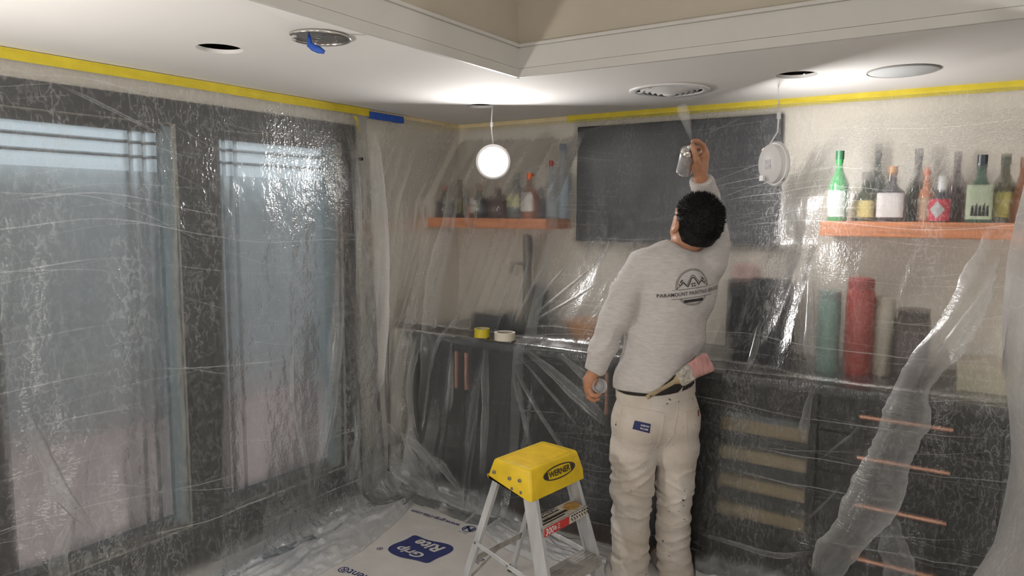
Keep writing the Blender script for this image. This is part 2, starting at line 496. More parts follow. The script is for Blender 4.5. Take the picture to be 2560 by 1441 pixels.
# ceiling: dropped border with the cut holes, raised tray in the middle
HOLES = [(0.617, -2.124, 0.077), (0.600, -0.578, 0.074), (2.178, -0.606, 0.078)]
PLATE = (1.052, -2.064, 0.090); VENT = (1.622, -0.545); SPK = (2.541, -0.492)
vs, fs = curve_mesh([[(-0.05, RY0), (RX1, RY0), (RX1, 0.05), (-0.05, 0.05)], [(TX0, TY0), (TX0, TY1), (TX1, TY1), (TX1, TY0)]]
                    + [circ(x, y, r, 40) for x, y, r in HOLES] + [circ(VENT[0], VENT[1], 0.150, 48)], 0.007)
ceil = struct('ceiling', MB().add([(a, b, CEIL + 0.007 + c) for a, b, c in vs], fs), MAT['ceiling'])
mb = MB(); th = 0.02
mb.box((TX0 - th, TY0, CEIL + 0.012), (TX0, TY1, TOP)); mb.box((TX1, TY0, CEIL + 0.012), (TX1 + th, TY1, TOP))
mb.box((TX0, TY1, CEIL + 0.012), (TX1, TY1 + th, TOP)); mb.box((TX0, TY0 - th, CEIL + 0.012), (TX1, TY0, TOP))
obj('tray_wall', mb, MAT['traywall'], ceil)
obj('tray_top', box((-0.12, RY0, TOP), (RX1, 0.1, TOP + 0.05)), MAT['ceiling'], ceil)
# boards round the tray edge
def tray_trim(k, side):
    mbs = [MB(), MB(), MB()]
    for m_, (z0, z1, t) in zip(mbs, ((0, 0.0345, 0.0165), (0.035, 0.118, 0.016), (0.118, 0.132, 0.026))):
        z0 += CEIL; z1 += CEIL
        if side == 'l': m_.box((TX0, TY0, z0), (TX0 + t, TY1, z1))
        if side == 'b': m_.box((TX0, TY1 - t, z0), (TX1, TY1, z1))
        if side == 'r': m_.box((TX1 - t, TY0, z0), (TX1, TY1, z1))
        if side == 'f': m_.box((TX0, TY0, z0), (TX1, TY0 + t, z1))
    a = struct('trim_%d' % k, mbs[1], MAT['trimw'], bevel=0.002)
    obj('lower_board', mbs[0], MAT['trimw'], a, bevel=0.002); obj('cap_strip', mbs[2], MAT['trimw'], a, bevel=0.004)
for k, sd in enumerate('lbrf'): tray_trim(k + 1, sd)

# dark casing round the windows
def casing(k, lo, hi): return struct('trim_%d' % k, box(lo, hi), MAT['dark'], bevel=0.004)
casing(5, (0, -2.78, WZ[1]), (0.022, -0.905, 2.052))
casing(6, (0, WB[1], 0.0), (0.022, -0.905, WZ[1]))
casing(7, (0, WA[1], 0.0), (0.022, WB[0], WZ[1]))
casing(8, (0, -2.78, 0.0), (0.022, WA[0], WZ[1]))
casing(9, (0, WA[0], 0.0), (0.018, WA[1], WZ[0]))
casing(10, (0, WB[0], 0.0), (0.018, WB[1], WZ[0]))
struct('baseboard_left', box((0, -0.9, 0), (0.014, 0, 0.10)), MAT['trimw'], bevel=0.002)
MAT['bead'] = pm('pale_blue_jamb', (0.22, 0.29, 0.32), 0.5, var=0.05)
MAT['muntin'] = pm('grey_muntin', (0.10, 0.105, 0.11), 0.5, var=0.1)
def window(k, w, bars, jamb):
    y0, y1 = w; z0, z1 = WZ
    t = 0.03
    fr = MB()
    fr.box((-0.10, y0, z0), (-0.02, y0 + t, z1)); fr.box((-0.10, y1 - t, z0), (-0.02, y1, z1))
    fr.box((-0.10, y0, z0), (-0.02, y1, z0 + 0.045)); fr.box((-0.10, y0, z1 - 0.035), (-0.02, y1, z1))
    a = struct('window_%d' % k, fr, MAT['dark'])
    p = obj('pane', box((-0.066, y0 + t, z0 + 0.045), (-0.062, y1 - t, z1 - 0.035)), MAT['glass'], a)
    for yy in bars[0]: obj('muntin', box((-0.062, yy - 0.006, z0 + 0.045), (-0.050, yy + 0.006, z1 - 0.035)), MAT['muntin'], a)
    for zz in bars[1]: obj('muntin', box((-0.0625, y0 + t, zz - 0.006), (-0.0505, y1 - t, zz + 0.006)), MAT['muntin'], a)
    obj('jamb_strip', box((-0.045, jamb[0], z0 + 0.02), (-0.012, jamb[1], z1 - 0.01)), MAT['bead'], a)['label'] = 'pale blue strip beside the glass'
window(1, WA, ((-2.084, -2.029), (1.872, 1.815)), (-1.966, -1.925))
window(2, WB, ((-1.66, -1.60), (1.872, 1.815)), (-1.095, -1.025))

# outside the windows
MAT['patio'] = pm('pink_paving', (0.60, 0.42, 0.38), 0.85, var=0.1, scale=4)
MAT['fence'] = pm('grey_garden_wall', (0.40, 0.41, 0.41), 0.9, var=0.2, scale=3)
struct('patio', box((-9, -12, -0.12), (-0.12, 14, -0.02)), MAT['patio'])
struct('garden_wall', box((-2.6, -12, -0.02), (-2.4, 14, 1.88)), MAT['fence'])

# ------------------------------------------------------------------ TV, shelves
tv = thing('television', (1.443, -0.02, 1.44), 'black flat television hung on the back wall behind the film', 'television')
obj('housing', box((0.885, -0.045, 1.437), (2.003, -0.012, 2.078)), MAT['black'], tv, bevel=0.004)
MAT['screen'] = pm('tv_screen', (0.04, 0.04, 0.046), 0.4, var=0.1)
obj('screen', box((0.893, -0.0475, 1.449), (1.995, -0.0445, 2.070)), MAT['screen'], tv)
obj('wall_mount', box((1.25, -0.013, 1.6), (1.65, 0.0, 1.9)), MAT['black'], tv)

tag(obj('wall_shelf', box((0.0, -0.30, 1.505), (0.832, 0.0, 1.562)), MAT['shelf'], bevel=0.003),
    'short orange-brown wooden shelf in the wall corner, left of the television', 'shelf')
tag(obj('wall_shelf', box((2.235, -0.30, 1.503), (3.25, 0.0, 1.568)), MAT['shelf'], bevel=0.003),
    'long orange-brown wooden shelf right of the television', 'shelf')

# ------------------------------------------------------------------ bottles
def bmat(col, rough=0.12): return pm('bottle_glass', col, rough, spec=0.6, var=0.06)
PROF = {
 'wine': [(0, 0), (.95, 0), (1, .02), (1, .56), (.93, .63), (.6, .72), (.40, .79), (.36, .86), (.36, 1.0)],
 'tall': [(0, 0), (.95, 0), (1, .02), (1, .50), (.9, .58), (.55, .70), (.38, .80), (.34, .9), (.34, 1.0)],
 'liquor': [(0, 0), (.95, 0), (1, .03), (1, .60), (.92, .66), (.6, .71), (.36, .75), (.33, .80), (.33, 1.0)],
 'squat': [(0, 0), (.9, 0), (1, .05), (1, .50), (.86, .60), (.5, .68), (.32, .74), (.30, .80), (.30, 1.0)],
 'cone': [(0, 0), (.95, 0), (1, .03), (.95, .35), (.66, .62), (.40, .80), (.34, .88), (.34, 1.0)],
}
def bottle(px, ptop, wpx, y, zb, kind, glass, cap, lab, label, group, p=2.0, capf=0.16, labf=(0.12, 0.5), extra=None):
    c = ony(px, 540, y); x = c[0]
    zt = ony(px, ptop, y)[2]
    dep = (np.array([x, y, zb]) - CAM) @ F_
    r = wpx * dep / FPX / 2; hgt = zt - zb
    t = thing('bottle', (x, y, zb), label, 'bottle', group)
    pr = [(a * r, b * hgt * (1 - capf * 0.6)) for a, b in PROF[kind]]
    obj('body', MB().lathe(pr, (x, y, zb), n=28, p=p), bmat(glass), t, auto=40)
    rc = pr[-1][0] * 1.18
    obj('cap', MB().lathe([(rc, hgt * (1 - capf)), (rc, hgt), (rc * .9, hgt), (0, hgt)], (x, y, zb), n=20), pm('bottle_cap', cap, 0.4, var=0.05), t, auto=40)
    if lab:
        col, (l0, l1) = lab, labf
        n = 16; mbl = MB(); ang = 1.15; base = len(mbl.v); vs = []
        for zz in (l0, l1):
            for k in range(n + 1):
                th = -math.pi / 2 - 0.25 + ang * (2 * k / n - 1); cc, dd = math.cos(th), math.sin(th)
                q = (abs(cc) ** p + abs(dd) ** p) ** (-1 / p) * (r * 1.012 + .0006)
                vs.append((x + q * cc, y + q * dd, zb + zz * hgt))
        mbl.add(vs, [(k, k + 1, n + 2 + k, n + 1 + k) for k in range(n)])
        lo = obj('label', mbl, pm('bottle_label', col, 0.7, var=0.06), t)
        if extra: extra(t, x, y, zb, r, hgt)
    if extra: extra(t, x, y, zb, r, hgt)
    return t
def wrap(v, f, x, y, zb, r, mat, name, parent, lift=.0012):
    mb = MB(); out = []
    for a, b in np.asarray(v)[:, :2]:
        th = -math.pi / 2 - .25 + a / r
        out.append((x + (r * 1.02 + lift) * math.cos(th), y + (r * 1.02 + lift) * math.sin(th), zb + b))
    return obj(name, mb.add(out, f), mat, parent)
GL = 'bottles on the left shelf'; GR = 'bottles on the right shelf'
ZL, ZR = 1.562, 1.568
bottle(1112, 462, 46, -0.20, ZL, 'squat', (0.025, 0.02, 0.018), (0.45, 0.12, 0.06), None, 'dark squat bottle with copper-red stopper at the corner end of the left shelf', GL)
bottle(1150, 450, 30, -0.13, ZL, 'wine', (0.05, 0.05, 0.02), (0.05, 0.04, 0.03), (0.25, 0.22, 0.10), 'dark olive bottle behind the white plastic fold on the left shelf', GL)
def oval_print(t, x, y, zb, r, h):
    v = np.array([(0, .36 * h)] + [(r * .68 * k / 5 * math.cos(2 * math.pi * j / 28), .36 * h + h * .21 * k / 5 * math.sin(2 * math.pi * j / 28)) for k in range(1, 6) for j in range(28)])
    f = [(0, 1 + j, 1 + (j + 1) % 28) for j in range(28)] + [(1 + k * 28 + j, 1 + k * 28 + 28 + j, 1 + k * 28 + 28 + (j + 1) % 28, 1 + k * 28 + (j + 1) % 28) for k in range(4) for j in range(28)]
    lo_ = wrap(v, f, x, y, zb, r, pm('cream_label', (.66, .65, .60), .6, var=.04), 'oval_label', t)
    v, f = text2d('Don Julio', width=r * 1.05, offset=0.01)
    wrap(v + np.array([0, .36 * h]), f, x, y, zb, r, MAT['ink'], 'lettering', lo_, .002)
bottle(1198, 458, 50, -0.20, ZL, 'squat', (0.02, 0.02, 0.035), (0.30, 0.13, 0.05), None, 'dark bottle with a round cream label below the lit lamp', GL, capf=.2, extra=oval_print)
bottle(1176, 492, 20, -0.22, ZL, 'liquor', (0.50, 0.10, 0.03), (0.4, 0.1, 0.04), None, 'narrow orange-red bottle left of the round cream label', GL)
bottle(1244, 455, 46, -0.19, ZL, 'liquor', (0.07, 0.035, 0.03), (0.55, 0.40, 0.28), None, 'brown bottle with arched front right of the round-label bottle', GL, p=4)
bottle(1290, 432, 44, -0.18, ZL, 'tall', (0.18, 0.20, 0.19), (0.35, 0.34, 0.30), (0.58, 0.55, 0.34), 'pale bottle with a cream-yellow label under the film', GL, p=3, labf=(.25, .55))
def orange_print(t, x, y, zb, r, h):
    mb = MB(); q = r * 1.03 + .001
    for a, b, c in ((-.7, .20, .16), (-.25, .24, .22), (-.5, .32, .12), (0.1, .30, .10)):
        mb.add([(x - q * math.sin(.35) + r * a * .8, y - q, zb + b * h), (x - q * math.sin(.35) + r * (a + c) * .8, y - q, zb + (b + .01) * h),
                (x - q * math.sin(.35) + r * (a + c) * .7, y - q, zb + (b + .12) * h)], [(0, 1, 2)])
    obj('orange_print', mb, pm('orange_ink', (.62, .16, .04), .6, var=.05), t)
bottle(1323, 433, 36, -0.22, ZL, 'liquor', (0.30, 0.10, 0.05), (0.70, 0.14, 0.03), (0.70, 0.66, 0.62), 'bottle with bright orange cap and white label on the left shelf', GL, p=4, labf=(.16, .58), capf=.15, extra=orange_print)
bottle(1376, 402, 26, -0.17, ZL, 'tall', (0.36, 0.42, 0.46), (0.32, 0.05, 0.04), None, 'slim clear bottle with dark red pourer top near the television', GL, capf=.1)
bottle(1352, 470, 34, -0.10, ZL, 'wine', (0.07, 0.10, 0.16), (0.05, 0.06, 0.1), None, 'dark blue-grey bottle right of the orange-capped bottle', GL)
bottle(1405, 360, 44, -0.06, ZL, 'tall', (0.38, 0.46, 0.54), (0.05, 0.12, 0.28), None, 'tall pale blue bottle with blue cap beside the television', GL, capf=.09)

bottle(2092, 378, 46, -0.235, ZR, 'wine', (0.05, 0.30, 0.09), (0.03, 0.13, 0.06), (0.60, 0.66, 0.62), 'green bottle with silver-white label, first from the television', GR, labf=(.06, .44), capf=.12)
bottle(2160, 430, 60, -0.13, ZR, 'squat', (0.06, 0.07, 0.03), (0.04, 0.04, 0.03), (0.70, 0.58, 0.20), 'dark bottle with low yellow label, second from the television', GR, labf=(.08, .42))
bottle(2187, 360, 40, -0.06, ZR, 'wine', (0.03, 0.05, 0.03), (0.03, 0.03, 0.03), None, 'tall dark green bottle at the wall behind the yellow-label bottle', GR)
bottle(2226, 416, 62, -0.22, ZR, 'squat', (0.05, 0.045, 0.05), (0.55, 0.26, 0.08), (0.72, 0.66, 0.64), 'dark broad bottle with cork stopper and white label', GR, p=4, labf=(.08, .52), capf=.13)
bottle(2288, 372, 48, -0.08, ZR, 'tall', (0.06, 0.06, 0.035), (0.04, 0.04, 0.045), None, 'tall dark bottle at the wall behind the cork-stoppered one', GR)
bottle(2312, 418, 34, -0.19, ZR, 'tall', (0.55, 0.22, 0.12), (0.72, 0.18, 0.08), (0.62, 0.42, 0.28), 'slim orange bottle with peach label beside the red one', GR, labf=(.05, .45))
def diamond(t, x, y, zb, r, h):
    gx, gy = [g.ravel() for g in np.meshgrid(np.linspace(-1, 1, 9), np.linspace(-1, 1, 9))]
    v = np.stack([(gx + gy) / 2 * r * .64, .27 * h + (gy - gx) / 2 * .19 * h], -1)
    f = [(i * 9 + j, i * 9 + j + 1, i * 9 + j + 10, i * 9 + j + 9) for i in range(8) for j in range(8)]
    wrap(v, f, x, y, zb, r, MAT['whiteink'], 'diamond_print', t)['label'] = 'white diamond on the red label'
bottle(2350, 440, 54, -0.235, ZR, 'squat', (0.035, 0.035, 0.045), (0.75, 0.75, 0.74), (0.50, 0.02, 0.05), 'black bottle with white cap and white diamond on red label', GR, labf=(.03, .5), capf=.30, extra=diamond)
bottle(2385, 380, 40, -0.07, ZR, 'wine', (0.10, 0.06, 0.07), (0.08, 0.05, 0.06), None, 'tall purple-brown bottle at the wall behind the diamond label', GR)
def fig(t, x, y, zb, r, h):
    q = r * 1.03 + .0012; mb = MB()
    for k in range(5):
        a = -.62 + k * .28; x0 = x + r * a
        mb.add([(x0, y - q, zb + .10 * h), (x0 + r * .26, y - q, zb + .10 * h), (x0 + r * .2, y - q, zb + (.26 + .04 * (k % 2)) * h), (x0 + r * .06, y - q, zb + .24 * h)], [(0, 1, 2, 3)])
    obj('red_print', mb, MAT['red'], t)
bottle(2446, 388, 56, -0.24, ZR, 'tall', (0.03, 0.10, 0.06), (0.03, 0.035, 0.05), (0.46, 0.52, 0.36), 'square green bottle with pale label printed red, near the hanging film', GR, p=5, labf=(.05, .56), capf=.2, extra=fig)
bottle(2505, 385, 52, -0.17, ZR, 'wine', (0.10, 0.09, 0.03), (0.05, 0.06, 0.03), (0.55, 0.48, 0.10), 'dark wine bottle with yellow neck band and yellow label', GR, labf=(.08, .45))
bottle(2553, 392, 54, -0.20, ZR, 'cone', (0.30, 0.10, 0.03), (0.28, 0.10, 0.04), None, 'amber-brown bottle at the frame edge of the right shelf', GR)

# ------------------------------------------------------------------ counter, cabinets, cooler
tag(obj('countertop', box((0.10, -0.638, 0.876), (3.35, 0.0, 0.914)), MAT['stone'], bevel=0.003),
    'long dark stone countertop under the film along the back wall', 'countertop')
YF = -0.60
def cab(x0, x1, label, doors=(), drawers=(), group='base cabinets'):
    t = thing('base_cabinet', ((x0 + x1) / 2, -0.3, 0), label, 'cabinet', group)
    mb = MB(); mb.box((x0 + .002, YF + 0.022, 0.10), (x1 - .002, -0.005, 0.875)); mb.box((x0 + .002, YF + 0.07, 0.0), (x1 - .002, -0.005, 0.10))
    obj('carcass', mb, MAT['cabinet'], t)
    for (a, b, hx) in doors:
        d = obj('door', box((a + .003, YF, 0.11), (b - .003, YF + 0.020, 0.870)), MAT['cabinet'], t, bevel=0.003)
        m = MB(); m.tube([(hx, YF - 0.032, 0.632), (hx, YF - 0.032, 0.838)], 0.0062, 10)
        m.tube([(hx, YF - 0.032, 0.66), (hx, YF, 0.66)], 0.004, 6); m.tube([(hx, YF - 0.032, 0.81), (hx, YF, 0.81)], 0.004, 6)
        obj('handle', m, MAT['copper'], d, smooth=False)['label'] = 'copper bar handle'
    for (a, b, z0, z1, hz, h0, h1) in drawers:
        d = obj('drawer', box((a + .003, YF, z0 + .003), (b - .003, YF + 0.020, z1 - .003)), MAT['cabinet'], t, bevel=0.003)
        m = MB(); m.tube([(h0, YF - 0.032, hz), (h1, YF - 0.032, hz)], 0.0085, 10)
        for hx in (h0 + .04, h1 - .04): m.tube([(hx, YF - 0.032, hz), (hx, YF, hz)], 0.005, 6)
        obj('handle', m, MAT['copper'], d)['label'] = 'copper bar handle'
    return t
cab(0.13, 0.87, 'charcoal base cabinet with two copper-handled doors below the tape rolls', doors=((0.13, 0.503, 0.469), (0.503, 0.87, 0.536)))
cab(0.87, 1.80, 'charcoal base cabinet behind the ladder and the painter', doors=((0.87, 1.405, 1.381), (1.405, 1.80, 1.44)))
cab(2.325, 2.95, 'charcoal drawer cabinet with four horizontal copper bars',
    drawers=((2.325, 2.95, .72, .872, .807, 2.48, 2.795), (2.325, 2.95, .55, .72, .641, 2.48, 2.795), (2.325, 2.95, .34, .55, .446, 2.48, 2.795), (2.325, 2.95, .11, .34, .226, 2.48, 2.795)))
cab(2.95, 3.35, 'charcoal base cabinet at the far right behind the hanging film', doors=((2.95, 3.35, 3.30),))
ck = thing('beverage_cooler', (2.06, -0.3, 0), 'glass-door beverage cooler with wooden shelf fronts right of the painter', 'cooler')
MAT['coolin'] = pm('cooler_lining', (0.20, 0.21, 0.205), 0.5, var=0.1)
mb = MB(); mb.box((1.805, YF + 0.03, 0.10), (1.83, -0.02, 0.872)); mb.box((2.295, YF + 0.03, 0.10), (2.32, -0.02, 0.872))
mb.box((1.805, YF + 0.03, 0.845), (2.32, -0.02, 0.872)); mb.box((1.805, YF + 0.03, 0.06), (2.32, -0.02, 0.115)); mb.box((1.805, -0.04, 0.1), (2.32, -0.02, 0.87))
obj('body', mb, MAT['black'], ck)
obj('back_panel', box((1.83, -0.06, 0.115), (2.295, -0.041, 0.845)), MAT['coolin'], ck)
mb = MB(); mb.box((1.805, YF, 0.12), (1.915, YF + 0.03, 0.868)); mb.box((2.288, YF, 0.12), (2.32, YF + 0.03, 0.868))
mb.box((1.915, YF, 0.735), (2.288, YF + 0.03, 0.868)); mb.box((1.915, YF, 0.12), (2.288, YF + 0.03, 0.175))
dr = obj('door', mb, MAT['black'], ck, bevel=0.002)
obj('pane', box((1.915, YF + 0.012, 0.175), (2.288, YF + 0.018, 0.735)), MAT['glass'], dr)
MAT['coolwood'] = pm('cooler_shelf_wood', (0.62, 0.37, 0.18), 0.6, var=0.15, stretch=(1, 8, 8))
for zz in (0.665, 0.535, 0.405, 0.275): 
    sh = obj('shelf', box((1.832, -0.54, zz - .003), (2.293, -0.07, zz + .003)), MAT['coolin'], ck)
    obj('shelf_front', box((1.832, -0.565, zz - .026), (2.293, -0.54, zz + .026)), MAT['coolwood'], sh, bevel=.003)
obj('display', box((2.06, -0.48, 0.715), (2.13, -0.478, 0.738)), emitter('display_light', (0.4, 0.42, 1.0), 2.2), ck)['label'] = 'blue lit display'
obj('lamp_strip', box((1.86, -0.47, 0.838), (2.27, -0.44, 0.843)), emitter('cooler_light', (1.0, 0.93, 0.8), 3.0), ck)

# ------------------------------------------------------------------ things on the counter behind the film
def onc(px, y): return ony(px, 900, y)[0]
MAT['appl'] = pm('dark_appliance', (0.02, 0.02, 0.024), 0.35, var=0.15)
x = onc(1880, -0.2)
t = thing('coffee_machine', (x, -0.3, 0.914), 'big dark coffee machine on the counter right of the painter', 'coffee machine')
obj('body', box((x - .13, -0.22, 0.914), (x + .15, -0.03, 1.28)), MAT['appl'], t, bevel=.012)
obj('head', box((x + .0, -0.27, 1.20), (x + .15, -0.22, 1.30)), MAT['appl'], t, bevel=.01)
obj('drip_tray', box((x - .11, -0.34, 0.914), (x + .14, -0.225, 0.945)), MAT['appl'], t, bevel=.004)
obj('spout', MB().tube([(x + .07, -0.25, 1.20), (x + .07, -0.25, 1.15)], .018, 12), MAT['steel'], t)
obj('water_tank', box((x - .12, -0.2, 1.281), (x - .02, -0.04, 1.36)), pm('tank_pink', (0.62, 0.42, 0.38), .3, var=.05), t, bevel=.01)['label'] = 'pale pinkish tank'
x = onc(2066, -0.30)
def canister(px, y, r, h, col, label, cat, name, cap, p=2.0):
    x = onc(px, y)
    t = thing(name, (x, y, .914), label, cat)
    obj('body', MB().lathe([(0, 0), (r * .95, 0), (r, .012), (r, h * .84), (r * .9, h * .88)], (x, y, .914), n=28, p=p), pm('canister_paint', col, .35, var=.08), t, auto=40)
    obj('lid', MB().lathe([(r * .92, h * .88), (r * .95, h * .98), (r * .7, h), (0, h)], (x, y, .914), n=28, p=p), pm('lid_paint', cap, .4, var=.08), t, auto=40)
canister(2066, -0.34, .048, .36, (0.20, 0.32, 0.27), 'tall grey-green canister on the counter left of the red one', 'canister', 'canister', (0.25, 0.33, 0.3))
canister(2142, -0.32, .056, .42, (0.42, 0.06, 0.045), 'tall dull red canister on the counter', 'canister', 'canister', (0.36, 0.05, 0.04))
canister(2205, -0.28, .045, .34, (0.55, 0.50, 0.40), 'cream canister on the counter right of the red one', 'canister', 'canister', (0.5, 0.45, 0.36))
canister(2278, -0.32, .062, .30, (0.07, 0.045, 0.04), 'dark brown square tin on the counter below the bottles', 'tin', 'tin', (0.05, 0.035, 0.03), 6)
x = onc(2480, -0.36)
t = thing('storage_box', (x, -0.3, .914), 'beige storage box on the counter near the hanging film', 'box')
obj('body', box((x - .11, -0.42, .914), (x + .16, -0.2, 1.0)), pm('beige_card', (0.52, 0.47, 0.34), .7, var=.05), t, bevel=.004)
obj('lid', box((x - .113, -0.423, 1.0), (x + .163, -0.197, 1.02)), pm('beige_lid', (0.56, 0.50, 0.38), .7, var=.05), t, bevel=.003)
# left of the painter
x = onc(1300, -0.22)
t = thing('drink_dispenser', (x, -0.2, .914), 'dark upright drink dispenser on the counter below the short shelf', 'dispenser')
obj('base', box((x - .07, -0.30, .914), (x + .09, -0.12, .955)), MAT['black'], t, bevel=.008)
obj('column', MB().lathe([(.028, .04), (.024, .36), (.03, .5), (.026, .55), (0, .56)], (x + .02, -0.18, .914), n=20), MAT['black'], t, auto=40)
obj('tap', MB().tube([(x + .02, -0.2, 1.30), (x - .03, -0.26, 1.31), (x - .035, -0.265, 1.25)], .012, 10), MAT['steel'], t, smooth=True)
obj('reservoir', MB().lathe([(0, 0), (.05, 0), (.055, .02), (.055, .2), (.04, .23), (0, .235)], (x + .10, -0.18, .955), n=24), pm('smoked_jar', (0.03, 0.035, 0.033), .15, var=.1), t, auto=40)
x = onc(1225, -0.34)  # dark box added where a dark reflection lies on the backsplash
t = thing('reflection_box', (x, -0.3, .914), 'low dark box made up for a dark reflection behind the yellow tape roll', 'appliance')
obj('body', box((x - .10, -0.40, .914), (x + .10, -0.22, 1.01)), MAT['appl'], t, bevel=.012)
obj('lid', box((x - .095, -0.395, 1.011), (x + .095, -0.225, 1.022)), pm('smoked_lid', (.05, .05, .055), .15, var=.1), t, bevel=.004)
x = onc(1470, -0.33)
t = tag(obj('bowl', MB().lathe([(0, .0), (.06, 0), (.11, .05), (.135, .12), (.128, .12), (.10, .055), (.05, .012), (0, .012)], (x, -0.32, .914), n=32), pm('amber_wood', (0.60, 0.28, 0.10), .45, var=.2, stretch=(1, 1, 6)), auto=50),
        'wide amber wooden bowl on the counter left of the painter', 'bowl')

# ------------------------------------------------------------------ tape along the walls
def strip(lo, hi, mat, label, wob=0.0012):
    """thin tape following a wall; a slightly wavy band"""
    lo = np.array(lo); hi = np.array(hi); n = 60
    along_y = abs(hi[1] - lo[1]) > abs(hi[0] - lo[0])
    P = np.zeros((n, 4, 3))
    for i in range(n):
        s = i / (n - 1)
        a = lo + (hi - lo) * s
        top, bot = hi[2] + 0.0012 * (vnoise(s * 9, 1.5, 0) - .5), lo[2] + 0.004 * (vnoise(s * 14, 7.5, 0) - .5)
        for j, q in enumerate((0, .33, .66, 1)):
            off = 0.0015 + wob * 2 * vnoise(s * 30, j * 2.3, 3)
            P[i, j] = (off + lo[0], a[1], top + (bot - top) * q) if along_y else (a[0], lo[1] - off, top + (bot - top) * q)
    mb = MB().grid(P)
    o = obj('tape_strip', mb, mat)
    so = o.modifiers.new('t', 'SOLIDIFY'); so.thickness = 0.0006
    return tag(o, label, 'tape')
strip((0.0245, -3.4, 2.108), (0.0245, -0.81, 2.147), MAT['yellow'], 'long yellow tape strip under the ceiling above the left windows')
strip((0.004, -0.81, 2.108), (0.004, -0.004, 2.148), MAT['paletape'], 'pale tape strip from the blue tape to the room corner')
strip((0.006, -0.006, 2.110), (0.80, -0.006, 2.148), MAT['paletape'], 'pale tape strip from the room corner to the television')
strip((0.80, -0.010, 2.112), (3.4, -0.010, 2.150), MAT['yellow'], 'long yellow tape strip under the ceiling of the back wall')
strip((0.026, -0.82, 2.098), (0.026, -0.545, 2.136), MAT['bluetape'], 'short blue tape piece on the left wall near the corner')
mb = MB(); 
P = np.zeros((10, 2, 3))
for i in range(10):
    s = i / 9; c = np.array([0.027, -0.925 + .035 * s, 2.10 - .075 * s])
    P[i, 0] = c + (0.0, -.011, 0); P[i, 1] = c + (0.002 * math.sin(s * 6), .011, 0)
o = obj('tape_scrap', mb.grid(P), MAT['yellow']); o.modifiers.new('t', 'SOLIDIFY').thickness = .0006
tag(o, 'small slanted yellow tape scrap over the window corner', 'tape')
kb = MB(); kb.tube([(0.018, -0.925, 1.877), (0.03, -0.893, 1.877)], .004, 8)
t = thing('knob_on_stub', (0.03, -0.9, 1.87), 'small dark knob on a stub at the dark casing edge', 'knob')
obj('stub', kb, MAT['black'], t); obj('ball', MB().lathe([(0, -.011), (.008, -.008), (.011, 0), (.008, .008), (0, .011)], (0.031, -0.886, 1.877), n=14), MAT['black'], t, smooth=True)

# ------------------------------------------------------------------ ceiling fittings
# round steel mounting plate with a taped wire
px, py, pr = PLATE
t = thing('mounting_plate', (px, py, CEIL - .004), 'round bare steel mounting plate on the ceiling near the tray', 'plate')
a = np.linspace(0, 2 * math.pi, 49)
outl = []
for th in a[:-1]:
    rr = pr
    if 3.55 < th < 4.15: rr = pr * .80
    outl.append((px + rr * math.cos(th), py + rr * math.sin(th)))
v, f = curve_mesh([outl, circ(px - .028, py + .012, .014, 16), circ(px + .03, py - .01, .006, 12), circ(px + .005, py - .03, .004, 10)], .0008)
obj('disc', MB().add([(p[0], p[1], CEIL - .004 + p[2]) for p in v], f), MAT['steel'], t)
MAT['chrome'] = pm('polished_rim', (0.75, 0.72, 0.69), .15, metal=1.0)
rim = [(px + pr * 1.02 * math.cos(th), py + pr * 1.02 * math.sin(th), CEIL - .006) for th in np.linspace(-2.0, 3.5, 50)]
obj('rim', MB().tube(rim, .0055, 8), MAT['chrome'], t, smooth=True)
for dx, dy in ((.05, .02), (-.05, .03), (.01, .06)): obj('screw', MB().lathe([(0, -.002), (.004, -.001), (.004, .002)], (px + dx, py + dy, CEIL - .006), n=10), MAT['chrome'], t)
w0 = onz(772, 79, CEIL - .005)
pts = [w0 + (0, 0, .0), onz(773, 92, CEIL - .022)]
t = thing('capped_wire', w0, 'bare wire end wrapped in bright blue tape hanging from the round plate', 'wire')
obj('wire', MB().tube([w0 + (0, 0, .004), w0 + (0, 0, -.012), w0 + (.002, .002, -.03)], .0028, 8), MAT['navy'], t)
D = 2.05
fp = [atd(773, 90, D), atd(772, 103, D), atd(773, 113, D - .004), atd(785, 120, D - .01), atd(800, 126, D - .016), atd(813, 131, D - .02)]
D = float((w0 - CAM) @ FH)
fp = [atd(773, 89, D), atd(773, 101, D), atd(774, 111, D - .004), atd(784, 119, D - .01), atd(798, 125, D - .016), atd(812, 131, D - .02)]
P = np.zeros((len(fp), 5, 3)); wd = [.005, .007, .010, .011, .011, .005]
for i, p in enumerate(fp):
    d = fp[min(i + 1, len(fp) - 1)] - fp[max(i - 1, 0)]; n_ = np.cross(d, FH); n_ /= np.linalg.norm(n_)
    for j in range(5): P[i, j] = p + n_ * wd[i] * (j / 2 - 1) - FH * (.004 * (1 - (j / 2 - 1) ** 2) + .002 * (j % 2))
o = obj('tape_flag', MB().grid(P), MAT['bluetape'], t, smooth=True); o.modifiers.new('t', 'SOLIDIFY').thickness = .0015

